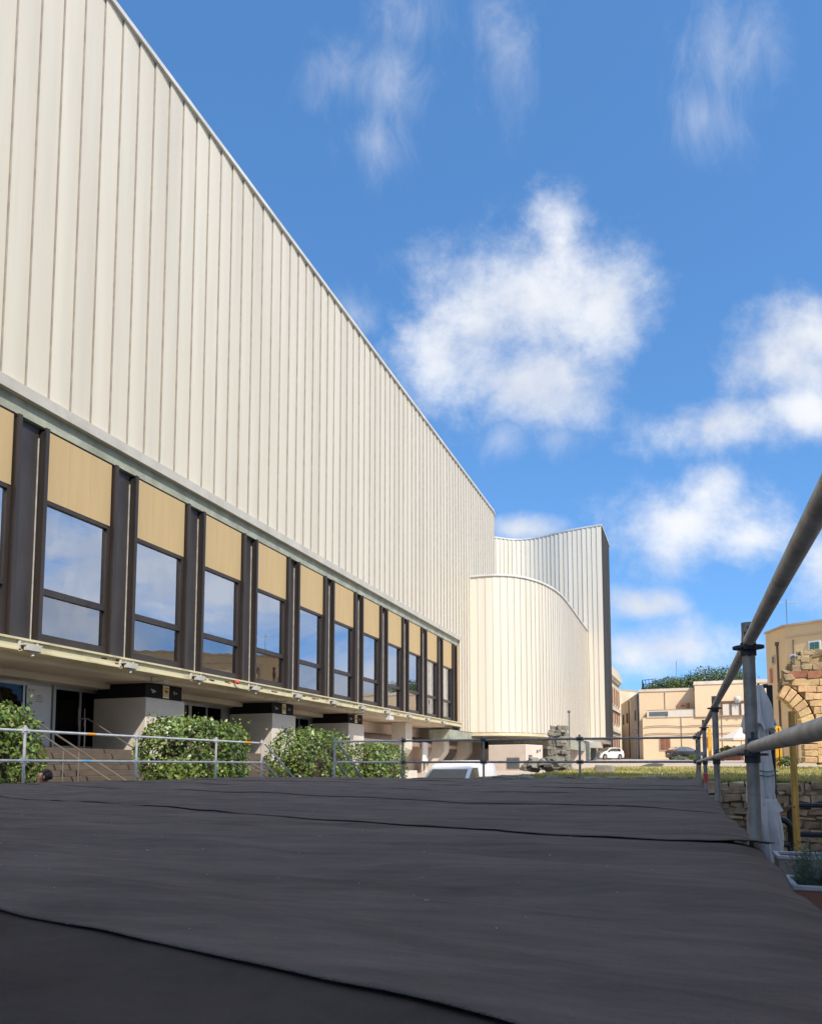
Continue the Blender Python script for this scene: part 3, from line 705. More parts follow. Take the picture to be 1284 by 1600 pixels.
# ------------------------------------------------------------------ entrance stairs and handrails
def stairs(y0, y1, lab):
    t = thing('entrance_stairs', lab, 'stairs', (-15.5, (y0 + y1) / 2, 0), 'stone entrance stairs under the theatre')
    n = 14; rise = FL / n; run = .32
    b = MB()
    for k in range(n):
        x1 = -17.6 + run * (n - k); b.box(-17.6, x1, y0, y1, rise * k + (.003 if k else 0), rise * (k + 1))
    b.build('steps', 'step', t, bevel=.01); return t
stairs(12.3 + 2.2, 20.4, 'stone entrance stairs between the two nearest hedges'); stairs(22.6, 28.6, 'stone entrance stairs behind the second hedge'); stairs(30.8, 36.5, 'stone entrance stairs behind the third hedge')
def handrail(y, lab, x0=-17.9, x1=-13.0):
    t = thing('handrail', lab, 'handrail', (-15.5, y, 0), 'steel handrails of the entrance stairs')
    zt = FL + .95; sl = FL / (.32 * 14)
    z = lambda x: zt - sl * max(0, x + 17.6)
    b = MB(); b.tube([(x0, y, zt), (-17.6, y, zt), (x1, y, z(x1)), (x1 + .25, y, z(x1) - .0)], .024, 12); b.build('rail', 'steel', t)
    for x in (-17.7, -15.6, -13.3):
        b = MB(); b.tube([(x, y, max(0, z(x) - .95) - .02), (x, y, z(x))], .02, 10); b.build('post', 'steel', t)
    return t
for y, lab in ((15.75, 'left steel handrail of the stairs beside the nearest hedge'), (16.3, 'steel handrail close to the right of the first one on the nearest stairs'), (18.7, 'steel handrail of the nearest stairs running down beside the wing wall'), (23.5, 'upper left steel handrail beyond the second hedge'), (24.0, 'steel handrail nearest the stage stairs, beyond the second hedge'),
               (31.2, 'left handrail rising behind the last hedge'), (31.7, 'right handrail rising behind the last hedge')):
    handrail(y, lab)

# ------------------------------------------------------------------ hedges
def hedge(x0, x1, y0, y1, ztop, n, lab, lean=0, seed=1):
    rnd = random.Random(seed)
    t = thing('hedge', lab, 'hedge', ((x0 + x1) / 2, (y0 + y1) / 2, 0), 'clipped hedges along the theatre')
    c = Vector(((x0 + x1) / 2, (y0 + y1) / 2, 0)); hx, hy = (x1 - x0) / 2, (y1 - y0) / 2; z0 = .45; zc, hz = (z0 + ztop) / 2, (ztop - z0) / 2
    b = MB()
    cl = [Vector((rnd.uniform(-1, 1), rnd.uniform(-1, 1), rnd.uniform(-1, 1))) for _ in range(60)]
    for i in range(n):
        while True:
            p = Vector((rnd.uniform(-1, 1), rnd.uniform(-1, 1), rnd.uniform(-1, 1)))
            q = (abs(p.x) ** 4 + abs(p.y) ** 4 + abs(p.z) ** 4) ** .25
            if q <= 1.0 and (q > .82 or rnd.random() < .25): break
        w = Vector((c.x + p.x * hx, c.y + p.y * hy, zc + p.z * hz))
        lump = mnoise.noise(w * 1.6 + Vector((seed * 7, 0, 0)))
        out = Vector((p.x / hx, p.y / hy, p.z / hz)); out.normalize()
        if lump < -.32 and q > .8 and rnd.random() < .75: continue
        w += out * (.16 * lump + rnd.uniform(-.05, .06))
        nrm = (out * .9 + Vector((rnd.uniform(-1, 1), rnd.uniform(-1, 1), rnd.uniform(-.3, 1)))).normalized()
        d = Vector((rnd.uniform(-1, 1), rnd.uniform(-1, 1), rnd.uniform(-1.2, .4))); d = (d - nrm * d.dot(nrm)).normalized(); s = nrm.cross(d)
        L = rnd.uniform(.06, .16) * (1 + .25 * lump); W = L * rnd.uniform(.24, .36)
        b.add([w - d * L * .5, w + s * W - nrm * .01, w + d * L * .5 - nrm * .025, w - s * W - nrm * .01], [(0, 1, 2), (0, 2, 3)])
    for k in range(34):                                   # stray shoots
        a = rnd.uniform(-1, 1); c2_ = rnd.uniform(-1, 1); side = rnd.random()
        p0 = Vector((c.x + hx * a * .9, c.y + hy * c2_ * .9, ztop - .08)) if side < .6 else Vector((c.x + hx * .98, c.y + hy * c2_ * .9, rnd.uniform(1.5, ztop - .2)))
        dr_ = Vector((rnd.uniform(-.5, .5), rnd.uniform(-.5, .5), 1)).normalized() if side < .6 else Vector((1, rnd.uniform(-.6, .6), rnd.uniform(.2, 1))).normalized()
        ln = rnd.uniform(.06, .20)
        for q_ in range(5):
            w = p0 + dr_ * ln * (q_ + 1) / 5; nrm = Vector((rnd.uniform(-1, 1), rnd.uniform(-1, 1), rnd.uniform(0, 1))).normalized(); d = nrm.orthogonal().normalized(); d = Matrix.Rotation(rnd.uniform(0, 6.28), 3, nrm) @ d; s = nrm.cross(d); L = rnd.uniform(.06, .11)
            b.add([w, w + d * L * .5 + s * L * .3, w + d * L, w + d * L * .5 - s * L * .3], [(0, 1, 2), (0, 2, 3)])
    b.build('foliage', 'leaf', t)
    b = MB()
    for k in range(16):
        x, y = rnd.uniform(x0 + .3, x1 - .3), rnd.uniform(y0 + .3, y1 - .3)
        b.tube([(x, y, 0), (x + rnd.uniform(-.1, .1), y + rnd.uniform(-.1, .1), 1), (x + rnd.uniform(-.3, .3), y + rnd.uniform(-.3, .3), ztop - .25)], [.03, .022, .008], 6)
    b.build('stems', 'twig', t)
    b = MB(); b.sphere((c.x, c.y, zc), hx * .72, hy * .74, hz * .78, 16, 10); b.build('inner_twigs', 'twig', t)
    return t
hedge(-13.8, -12.1, 7.6, 12.2, 3.08, 12000, 'clipped leafy hedge at the left edge of the picture, behind the first rail post', seed=1)
hedge(-13.9, -12.0, 16.1, 19.7, 3.12, 11500, 'thick clipped green hedge in front of the first wing wall', seed=2)
hedge(-13.9, -12.0, 22.7, 27.4, 3.12, 10500, 'clipped hedge behind the opening of the stage stairs', seed=3)
hedge(-13.9, -12.0, 29.6, 33.2, 2.75, 8000, 'smallest and farthest clipped hedge, right of the stage stairs', seed=4)
# flower pot on the steps near the second hedge
q = onX(264, 1200, -13.9)
FP = thing('flower_pot', 'black flower pot standing between the steps and the second hedge', 'pot', (q.x, q.y, 1.35))
b = MB(); b.tube([(q.x, q.y, 1.35), (q.x, q.y, 1.72)], [.15, .2], 16); b.tube([(q.x, q.y, 1.72), (q.x, q.y, 1.77)], .225, 16); b.build('pot', 'plastic', FP)
b = MB(); b.box(q.x - .3, q.x + .3, q.y - .3, q.y + .3, 0, 1.35); b.build('plinth', 'plaster', FP)

# ------------------------------------------------------------------ the person whose head shows beyond the felt
def person(base, face_dir, height=1.70):
    t = thing('person', 'person with dark hair, only the head showing beyond the left edge of the stage', 'person', base)
    k = height / 1.75; fd = Vector(face_dir).normalized(); rt = Vector((fd.y, -fd.x, 0)); B = Vector(base)
    def W(r, fw, z): return B + rt * r * k + fd * fw * k + Vector((0, 0, z * k))
    J = {'pel': (0, 0, .95, .135), 'waist': (0, .01, 1.1, .125), 'chest': (0, .015, 1.30, .145), 'nb': (0, 0, 1.46, .075), 'nk': (0, .02, 1.54, .056)}
    E_ = [('pel', 'waist'), ('waist', 'chest'), ('chest', 'nb'), ('nb', 'nk')]
    for s, n in ((-1, 'l'), (1, 'r')):
        J.update({'hip' + n: (s * .09, 0, .88, .095), 'kn' + n: (s * .1, .015 * s, .49, .06), 'an' + n: (s * .1, -.02, .09, .042), 'to' + n: (s * .115, .14, .035, .036),
                  'sh' + n: (s * .175, 0, 1.41, .062), 'el' + n: (s * .235, -.03, 1.12, .042), 'wr' + n: (s * .25, .05, .87, .028), 'pa' + n: (s * .25, .07, .80, .032)})
        E_ += [('pel', 'hip' + n), ('hip' + n, 'kn' + n), ('kn' + n, 'an' + n), ('an' + n, 'to' + n), ('chest', 'sh' + n), ('sh' + n, 'el' + n), ('el' + n, 'wr' + n), ('wr' + n, 'pa' + n)]
        for q_ in range(4):
            J['f%d%s' % (q_, n)] = (s * (.25 + .0), .045 + .018 * q_, .75, .011); J['g%d%s' % (q_, n)] = (s * .245, .04 + .018 * q_, .705 + .006 * abs(q_ - 1.5), .009); E_ += [('pa' + n, 'f%d%s' % (q_, n)), ('f%d%s' % (q_, n), 'g%d%s' % (q_, n))]
        J['th' + n] = (s * .235, .115, .79, .012); J['tj' + n] = (s * .23, .125, .75, .01); E_ += [('pa' + n, 'th' + n), ('th' + n, 'tj' + n)]
    names = list(J); me = bpy.data.meshes.new('body')
    me.from_pydata([tuple(W(*J[n][:3]) - B) for n in names], [(names.index(a), names.index(c)) for a, c in E_], [])
    o = bpy.data.objects.new('body', me); COL.objects.link(o)
    sk = o.modifiers.new('skin', 'SKIN'); o.modifiers.new('sub', 'SUBSURF').levels = 1
    if not me.skin_vertices: me.attributes.new if False else None
    bpy.context.view_layer.objects.active = o; o.select_set(True)
    for i, n in enumerate(names):
        me.skin_vertices[0].data[i].radius = (J[n][3] * k,) * 2; me.skin_vertices[0].data[i].use_root = (n == 'pel')
    bpy.context.view_layer.update(); ev = o.evaluated_get(bpy.context.evaluated_depsgraph_get()); m2 = bpy.data.meshes.new_from_object(ev)
    bpy.data.objects.remove(o)
    # head: one shaped surface joined onto the neck
    HB = MB()
    def hp(u, v):
        th = 2 * math.pi * u; ph = math.pi * v; x = math.sin(th) * math.sin(ph); y = math.cos(th) * math.sin(ph); z = -math.cos(ph)
        X = .076 * x; Y = .098 * y; Z = .118 * z
        if z < 0: X *= 1 + .28 * z; Y = Y * (1 + .22 * z) + .018 * -z
        fr = max(0, y) ** 2 * (1 - min(1, abs(x) * 2.2))
        Y += fr * (.026 * math.exp(-((z + .22) / .13) ** 2) + .010 * math.exp(-((z + .55) / .09) ** 2) + .012 * math.exp(-((z + .86) / .12) ** 2) - .008 * math.exp(-((z + .02) / .07) ** 2))
        return W(X / k, (Y + .03) / k, 1.635 + Z / k)
    HB.grid(hp, 40, 30)
    for s in (-1, 1): HB.sphere(W(s * .079, .02, 1.625), .012, .022, .034, 10, 8)
    vs = [B + v.co for v in m2.vertices]; fs = [tuple(p.vertices) for p in m2.polygons]
    body = MB()
    for p in m2.polygons:
        zc = sum((m2.vertices[i].co.z for i in p.vertices)) / len(p.vertices) / k; rc = abs(sum((m2.vertices[i].co.dot(rt) for i in p.vertices)) / len(p.vertices) / k)
        body.m = 2 if zc < .98 and rc < .2 else (1 if zc < 1.485 and not (zc < 1.0 and rc >= .2) else 0)
        body.add([], [])
        body.f.append(list(p.vertices)); body.mi.append(body.m); body.sm.append(True)
    body.v = [tuple(v) for v in vs]; body.m = 0
    o_ = len(body.v); body.v += HB.v; body.f += [[i + o_ for i in q_] for q_ in HB.f]; body.mi += [0] * len(HB.f); body.sm += HB.sm
    body.build('body', ['skin', 'shirt', 'jeans'], t)
    hb = MB(); nu, nv = 40, 24; gv = []; keep = []
    for j in range(nv + 1):
        for i in range(nu):
            th = 2 * math.pi * i / nu; ph = math.pi * j / nv; x = math.sin(th) * math.sin(ph); y = math.cos(th) * math.sin(ph); z = math.cos(ph)
            r_ = 1 + .05 * mnoise.noise((x * 4, y * 4, z * 4)); gv.append(W(.089 * x * r_, .012 + .112 * y * r_, 1.645 + .125 * z * r_)); keep.append((y < .42 or z > .42) and z > -.72 - .25 * y)
    hb.v = []; hb.add(gv, [q_ for j in range(nv) for i in range(nu) for q_ in [(j * nu + i, j * nu + (i + 1) % nu, (j + 1) * nu + (i + 1) % nu, (j + 1) * nu + i)] if all(keep[k_] for k_ in q_)], True)
    hb.build('hair', 'hair', t)
    eb = MB()
    for s in (-1, 1): eb.sphere(W(s * .031, .108, 1.64), .011, .011, .009, 8, 6)
    eb.build('eyes', 'white', t)
    mb = MB(); mb.obox(W(0, .122, 1.575), rt * .022, fd * .004, (0, 0, .005)); mb.build('mouth', 'signred', t)
    return t
q = onD(74, 1206, 13.1); person((q.x, q.y, 0), (-.95, -.55, 0), 1.72)
# ------------------------------------------------------------------ vehicles
def vehicle(name, lab, cat, base, yaw, L, W, prof, belt, tum, paint, glassm, side_win, ws, rw, wheels, wr, extra=None):
    """prof: (s, zbottom, zbelt, ztop) stations from nose (s=+L/2) to tail; local x = forward"""
    t = thing(name, lab, cat, base); t.rotation_euler = (0, 0, yaw)
    def build(b, nm, m, par=None, bevel=0, origin=(0, 0, 0)):
        o = b.build(nm, m, None, bevel, origin=origin); o.parent = par or t; ORG[o.name] = tuple(origin)
        o.location = Vector(origin) - (Vector(ORG[par.name]) if par else Vector((0, 0, 0))); return o
    def hw(z, zb, zt): return W / 2 if z <= zb else W / 2 - tum * (z - zb)
    rings = []
    for s, z0, zb, zt, wf in prof:
        a = W / 2 * wf; c = (W / 2 - tum * max(0, zt - zb)) * wf; c2 = c - .10
        half = [(a * .94, z0), (a, z0 + .12), (a * 1.0, (z0 + zb) / 2), (a * .985, zb), (c, zt - .04), (c2, zt)]
        rings.append([Vector((s, y, z)) for y, z in half] + [Vector((s, -y, z)) for y, z in reversed(half)])
    b = MB(); n = len(rings[0]); vs = [p for r in rings for p in r]
    fs = [(i * n + k, (i + 1) * n + k, (i + 1) * n + (k + 1) % n, i * n + (k + 1) % n) for i in range(len(rings) - 1) for k in range(n)]
    fs += [tuple(range(n)), tuple(reversed(range((len(rings) - 1) * n, len(rings) * n)))]
    b.add(vs, fs, False); body = build(b, 'body', paint, bevel=.035); body.modifiers['bevel'].segments = 3
    for p in body.data.polygons: p.use_smooth = True
    body.modifiers['bevel'].angle_limit = R_(25)
    def st(s):
        for (a, c) in zip(prof, prof[1:]):
            if a[0] >= s >= c[0]:
                u = (a[0] - s) / (a[0] - c[0] + 1e-9); return [a[i] + (c[i] - a[i]) * u for i in range(1, 5)]
        return list(prof[-1][1:])
    for (s0, s1, zl, zh) in side_win:
        for sd in (1, -1):
            b = MB(); N_ = 8; top = []; bot = []
            for i in range(N_ + 1):
                s = s0 + (s1 - s0) * i / N_; z0, zb, zt, wf = st(s); hi = min(zh, zt - .07); lo = max(min(zl, hi - .01), zb + .02)
                y = lambda z: ((W / 2 * .985 * wf) + ((W / 2 - tum * (zt - zb)) * wf - W / 2 * .985 * wf) * (z - zb) / max(.01, (zt - .04 - zb))) * sd
                bot.append((s, y(lo) + .012 * sd, lo)); top.append((s, y(hi) + .012 * sd, hi))
            m = N_ + 1; b.add(bot + top, [(i, i + 1, i + 1 + m, i + m) for i in range(N_)])
            build(b, 'side_window', glassm)
    for nm, (s0, s1, m_) in (('windshield', ws + (glassm if glassm != 'carglass' else 'carglass',)), ('rear_window', rw + ('carglass',))):
        z0, zb, zt, wf = st(s0); z0b, zbb, ztb, wfb = st(s1)
        lo = zt; hi = ztb
        ya, yb = (W / 2 - .14) * wf, (W / 2 - tum * (ztb - zbb) - .13) * wfb
        sg = 1 if s0 > s1 else -1
        d = Vector((sg * abs(hi - lo), 0, abs(s0 - s1))).normalized() * .014
        A, B_, C_, D_ = Vector((s0, -ya, lo)), Vector((s0, ya, lo)), Vector((s1, yb, hi)), Vector((s1, -yb, hi))
        i_ = (C_ - B_) * .07
        b = MB(); b.add([A + i_ + d, B_ + i_ + d, C_ - i_ + d, D_ - i_ + d], [(0, 1, 2, 3)]); build(b, nm, m_)
    for s in wheels:
        for sd in (1, -1):
            y = sd * (W / 2 - .09); b = MB(); b.disc((s, y, wr), (0, 1, 0), wr, .2, 24); w = build(b, 'wheel', 'rubber', origin=(s, y, wr))
            b = MB(); b.disc((s, y + sd * .10, wr), (0, 1, 0), wr * .62, .02, 16); build(b, 'rim', 'chrome', w, origin=(s, y, wr))
            b = MB(); b.disc((s, sd * (W / 2 - .02), wr + .02), (0, 1, 0), wr * 1.16, .05, 24); build(b, 'wheel_arch', 'plastic')
    if extra: extra(t, build, st)
    return t
def mirrors(s, z, m='plastic', W=1.8):
    def fn(t, build, st):
        for sd in (1, -1):
            b = MB(); b.obox((s, sd * (W / 2 + .10), z), (.05, 0, 0), (0, .10, 0), (0, 0, .085)); build(b, 'mirror', m, bevel=.02)
        b = MB()
        for sd in (1, -1): b.obox((t_len[0] / 2 - .12, sd * .66, .78), (.1, 0, 0), (0, .17, 0), (0, 0, .1))
        build(b, 'headlight', 'acwhite', bevel=.03)
        b = MB()
        for sd in (1, -1): b.obox((-t_len[0] / 2 + .03, sd * .74, t_len[1]), (.05, 0, 0), (0, .09, 0), (0, 0, .17))
        build(b, 'tail_light', 'taillight', bevel=.02)
        b = MB(); b.obox((-t_len[0] / 2 - .0, 0, .75), (.02, 0, 0), (0, .26, 0), (0, 0, .055)); build(b, 'number_plate', 'acwhite')
    return fn
# white van, nose towards the camera
t_len = (4.3, 1.0)
vp = onD(674, 1196, 25.4)
VB = (vp.x + .25, vp.y + 2.15, G(vp.x, vp.y + 2))
vprof = [(2.15, .35, .60, .72, .84), (2.08, .25, .80, .92, .93), (1.75, .22, .95, 1.04, 1.0), (1.25, .22, 1.08, 1.16, 1.0), (.45, .22, 1.12, 1.80, 1.0), (.2, .22, 1.12, 1.93, 1.0), (-.4, .22, 1.12, 1.985, 1.0), (-1.6, .22, 1.12, 1.97, 1.0), (-1.95, .25, 1.12, 1.90, .99), (-2.12, .30, 1.10, 1.45, .97), (-2.15, .35, .9, 1.0, .95)]
def van_extra(t, build, st):
    mirrors(1.0, 1.2, 'vanpaint')(t, build, st)
    b = MB(); b.box(.25, .5, -.5, .5, 1.0, 1.02); b.obox((.72, 0, 1.36), (.03, 0, 0), (0, .10, 0), (0, 0, .04)); build(b, 'rear_mirror', 'plastic')
    for sd in (1, -1):
        b = MB(); b.obox((-.25, sd * .42, .95), (.12, 0, 0), (0, .22, 0), (0, 0, .35)); b.obox((-.28, sd * .42, 1.42), (.06, 0, 0), (0, .12, 0), (0, 0, .12)); build(b, 'seat', 'plastic', bevel=.04)
    b = MB(); b.tube([(.15, .0, 1.97), (.05, 0, 2.16)], .006, 6); build(b, 'aerial', 'plastic')
    b = MB()
    for sd in (1, -1): b.bar((1.0, sd * .3 - .1, 1.25), (.75, sd * .3 + .35, 1.33), .02, .02)
    build(b, 'wiper', 'plastic')
vehicle('parked_van', 'white delivery van parked nose first beyond the far rail below the theatre', 'van', VB, R_(-96), 4.3, 1.8, vprof, 1.1, .16, 'vanpaint', 'windshield', [(1.02, -.05, 1.16, 1.72), ], (1.22, .36), (-2.10, -1.97), (1.35, -1.4), .32, van_extra)
# dark car in front of the beige house
cprof = [(2.1, .32, .55, .66, .82), (2.0, .22, .74, .84, .94), (1.2, .2, .92, .98, 1.0), (.95, .2, .95, 1.02, 1.0), (.1, .2, .97, 1.44, 1.0), (-.6, .2, .98, 1.50, 1.0), (-1.4, .2, .99, 1.46, .99), (-1.95, .24, .98, 1.12, .96), (-2.08, .3, .8, .92, .93), (-2.1, .36, .6, .7, .9)]
t_len = (4.2, .88)
cp = onY(1071, 1180, 91.5)
vehicle('parked_car', 'dark grey hatchback parked on the street before the peach house', 'car', (cp.x, cp.y, G(cp.x, cp.y)), R_(28), 4.2, 1.8, cprof, .95, .3, 'carpaint', 'carglass', [(.75, -1.5, 1.0, 1.40)], (.93, .14), (-1.9, -1.45), (1.3, -1.3), .33, mirrors(.7, 1.0))
wp = onD(948, 1182, 92)
vehicle('parked_car', 'white car parked half hidden under the corner of the stage tower', 'car', (wp.x, wp.y, G(wp.x, wp.y)), R_(-128), 4.2, 1.8, cprof, .95, .3, 'vanpaint', 'carglass', [(.75, -1.5, 1.0, 1.40)], (.93, .14), (-1.9, -1.45), (1.3, -1.3), .33, mirrors(.7, 1.0))

# ------------------------------------------------------------------ between stage and theatre: cabin, ruins, lamp
k0, k1, k2 = onY(763, 1200, 58), onY(822, 1200, 57), onY(848, 1200, 60)
gz = G(-8, 58)
KB = thing('service_cabin', 'pale pink service cabin with a dark louvre under the curved annex', 'cabin', (k1.x, 57, gz))
zt = onY(822, 1163, 57).z
poly = [(k0.x, 58), (k1.x, 57), (k2.x, 60), (k0.x + 1.6, 61.2)]
b = MB(); b.prism(poly, gz - .4, zt); b.build('wall', 'kiosk', KB, bevel=.03)
d = Vector((k1.x - k0.x, -1, 0)); n = Vector((d.y, -d.x, 0)).normalized(); dl = d.length; d.normalize()
a0 = Vector((k0.x, 58, 0)); zl0, zl1 = onY(810, 1200, 57.3).z, onY(810, 1184.5, 57.3).z
for i in range(9):
    pass
b = MB()
for i in range(9):
    z = zl0 + (zl1 - zl0) * (i + .5) / 9; c = a0 + d * (dl * .66) + n * .03 + Vector((0, 0, z)); b.obox(c, d * (dl * .15), n * .03 + Vector((0, 0, -.02)), (0, 0, .035))
b.obox(a0 + d * (dl * .66) + Vector((0, 0, (zl0 + zl1) / 2)), d * (dl * .165), n * .02, (0, 0, (zl1 - zl0) / 2 + .04)); b.build('louvre', 'vent', KB)
e = Vector((k2.x - k1.x, 3, 0)); el = e.length; e.normalize(); m_ = Vector((e.y, -e.x, 0)); b = MB()
for (u, z, w, h) in ((.65, zt - .5, .12, .1), (.8, zt - .42, .06, .08), (.22, zt - 1.1, .28, .3), (.55, zt - 1.15, .1, .1)): b.obox(Vector((k1.x, 57, z)) + e * (el * u) + m_ * .03, e * w, m_ * .03, (0, 0, h))
b.build('fitting', 'vent', KB)
b = MB(); p = onY(784, 1170, 59); b.box(p.x - .18, p.x + .0, 57.7, 58.2, p.z - .3, p.z + .35) if False else None
p = onY(783, 1173, 60); 
BX = thing('junction_box', 'small grey wall box left of the pale pink cabin', 'box', (p.x, 60, p.z - .4))
b = MB(); b.box(p.x - .14, p.x + .14, 60, 60.25, p.z - .35, p.z + .35); b.build('housing', 'vent', BX, bevel=.03); b = MB(); b.box(p.x - .02, p.x + .02, 60.1, 60.16, 0.9, p.z - .35); b.build('conduit', 'alu', BX)
# stone pier and tumbled ruins on the lawn
def rock_pile(b, c, rx, ry, h, n, size, seed):
    rnd = random.Random(seed)
    for i in range(n):
        u = rnd.uniform(-1, 1); v = rnd.uniform(-1, 1); z = rnd.random() * max(0, 1 - .7 * u * u) * h
        r = size * rnd.uniform(.6, 1.25); o = len(b.v); a = rnd.uniform(0, 3.1)
        b.obox((c[0] + u * rx, c[1] + v * ry, c[2] + z), (r * math.cos(a), r * math.sin(a), 0), (-r * .7 * math.sin(a), r * .7 * math.cos(a), rnd.uniform(-.1, .1)), (rnd.uniform(-.1, .1), 0, r * .55), jit=r * .2)
p = onY(873, 1196, 40); zt = onY(873, 1140, 40).z
b = MB(); z = Lw(0, 40) - .2; rnd = random.Random(3)
while z < zt:
    h = rnd.uniform(.12, .26); w = .40 + .14 * (zt - z) / 2.4; x = -w + rnd.uniform(-.07, .05)
    while x < w - .05:
        l = rnd.uniform(.16, .44); l = min(l, w + .06 - x)
        for yy in (39.75, 40.15): b.obox((p.x + x + l / 2, yy + rnd.uniform(-.09, .06), z + h / 2), (l / 2 + .015, 0, rnd.uniform(-.02, .02)), (0, .24, 0), (0, 0, h / 2 + .01), jit=.04)
        x += l
    z += h * .96
o = b.build('stone_pier', 'grey_stone', bevel=.04); tag(o, 'rough grey stone pier standing alone on the lawn before the annex', 'pier')
p = onY(855, 1200, 36); b = MB(); rock_pile(b, (p.x, 36, Lw(0, 36)), .95, .5, .42, 46, .24, 5)
o = b.build('ruined_wall', 'grey_stone', bevel=.04); tag(o, 'heap of tumbled grey ruin stones at the foot of the stone pier', 'ruin')
p = onY(943, 1207, 27); b = MB(); wv = .32
b.add([(p.x - .36, 27, 1.5), (p.x + .36, 27, 1.5), (p.x + .36, 27.4, 1.5), (p.x - .36, 27.4, 1.5), (p.x - .31, 27.02, 1.83), (p.x + .33, 27.02, 1.80), (p.x + .33, 27.38, 1.80), (p.x - .31, 27.38, 1.82)], [(0, 3, 2, 1), (4, 5, 6, 7), (0, 1, 5, 4), (1, 2, 6, 5), (2, 3, 7, 6), (3, 0, 4, 7)])
o = b.build('stone_block', 'grey_stone', bevel=.07, seg=3); tag(o, 'single squared grey stone block standing on the dry lawn', 'stone block')
# loose edging stones along the lawn front
b = MB(); rnd = random.Random(8)
for i in range(90):
    x = rnd.uniform(LX0, .2); r = rnd.uniform(.05, .15); b.obox((x, 17.15 + rnd.uniform(0, .7), Lw(x, 17.2) + .02), (r, rnd.uniform(-.05, .05), 0), (0, r * .7, 0), (0, 0, r * .45), jit=r * .25)
o = b.build('edging_stones', 'grey_stone', bevel=.03); o['kind'] = 'stuff'; tag(o, 'small loose stones scattered along the front edge of the lawn', 'stones')
p = onY(889, 1141, 60); zt = onY(889, 1112, 60).z
LPO = thing('lamp_post', 'thin dark pole with a small round lamp head before the annex wall', 'lamp post', (p.x, 60, G(p.x, 60)))
b = MB(); b.tube([(p.x, 60, G(p.x, 60)), (p.x, 60, zt)], .045, 8); b.build('pole', 'vent', LPO); b = MB(); b.sphere((p.x, 60, zt), .13, .13, .12, 10, 8); b.build('lamp_head', 'vent', LPO)
# white panel leaning under the theatre
p = onX(664, 1175, -17.5); zt, zb = onX(664, 1160, -17.5).z, onX(664, 1192, -17.5).z
b = MB(); b.box(-17.55, -17.47, p.y - .5, p.y + .55, zb, zt); b.box(-17.6, -17.55, p.y - .45, p.y - .38, 0, zt); b.box(-17.6, -17.55, p.y + .4, p.y + .47, 0, zt)
o = b.build('notice_panel', 'white', bevel=.01); tag(o, 'tall white panel standing under the theatre behind the last hedge', 'panel')
p = onX(643, 1205, -15.0); b = MB(); b.box(-15.9, -15.0, p.y - 1.6, p.y + 1.0, 0, 1.5); o = b.build('low_wall', 'plaster', bevel=.02); tag(o, 'low pale wall left of the white van under the theatre', 'wall')

# ------------------------------------------------------------------ terrace at the right: parasol, timber post, planters, black rail
p = onZ(1205, 1372, .02); DY = p.y
def um(px, py): return onY(px, py, DY)
U = thing('closed_parasol', 'closed light grey cantilever parasol tied with green cord beside a black mast', 'parasol', (um(1200, 1300).x, DY, 0))
def fold(px0, px1, py0, py1, tw=0, n=48, seed=0, bulge=0.0, waves=9):
    """hanging pleated canvas tube between two heights with given left/right outlines"""
    b = MB(); rows = 22
    def fn(u, v):
        i = v * (len(px0) - 1); k = min(int(i), len(px0) - 2); t = i - k
        xl = px0[k][0] + (px0[k + 1][0] - px0[k][0]) * t; xr = px1[k][0] + (px1[k + 1][0] - px1[k][0]) * t; y = px0[k][1] + (px0[k + 1][1] - px0[k][1]) * t
        a, c = um(xl, y), um(xr, y); r = abs(c.x - a.x) / 2; cx = (a.x + c.x) / 2
        th = 2 * math.pi * u; w = 1 + (.20 * math.sin(waves * th + 1.2 * math.sin(4 * v) + seed) + .09 * math.sin((2 * waves + 3) * th + seed + 3 * v)) * min(1, .25 + 1.2 * v)
        z = a.z + (.05 * math.sin(waves * th + seed) + .04 * math.sin(3 * th + seed)) * (v ** 6)
        return Vector((cx + math.cos(th) * r * w, DY + math.sin(th) * r * .8 * w, z))
    b.grid(fn, 96, rows); return b
# outlines (measured on the photograph, turned into metres at the parasol's distance)
upL = [(1178, 1071), (1170, 1100), (1162, 1140)]; upR = [(1190, 1071), (1200, 1102), (1208, 1136)]
lowL = [(1176, 1118), (1170, 1196), (1170, 1258)]; lowR = [(1196, 1120), (1203, 1180), (1208, 1258)]
hemL = [(1170, 1248), (1170, 1290), (1178, 1357)]; hemR = [(1211, 1248), (1216, 1290), (1221, 1350)]
cn = MB()
for args in ((upL, upR, 0, .4, 7), (lowL, lowR, 0, 1.7, 8), (hemL, hemR, 0, .9, 8)):
    q = fold(args[0], args[1], 0, 0, seed=args[3], waves=args[4]); cn.add(q.v, q.f, True)
can = cn.build('canopy', 'canvas', U); sd = can.modifiers.new('cloth', 'SOLIDIFY'); sd.thickness = .006
ap, aq = um(1217.5, 1285), um(1209, 1262); b = MB()
b.add([um(1198, 1249) + Vector((0, -.10, 0)), um(1210, 1249) + Vector((0, -.1, 0)), um(1222, 1266) + Vector((0, -.12, 0)), um(1211, 1270) + Vector((0, -.14, 0))], [(0, 1, 2, 3)])
o = b.build('loose_flap', 'canvas', can); o.modifiers.new('cloth', 'SOLIDIFY').thickness = .006
b = MB()
for py in (1205, 1212):
    a, c = um(1170, py), um(1214, py - 1); rx = (c.x - a.x) / 2; cx = (a.x + c.x) / 2
    b.tube([Vector((cx + math.cos(R_(12 * k)) * rx, DY + math.sin(R_(12 * k)) * rx * .86, a.z + .01 * math.sin(k))) for k in range(31)], .008, 6)
b.build('cord', 'cord', can)
t0 = um(1204, 1068); b = MB()
xm0, xm1 = um(1204.5, 1200).x, um(1214, 1200).x
b.box(xm0, xm1, DY + .22, DY + .32, .05, t0.z)
b.build('mast', 'anth', U, bevel=.012)
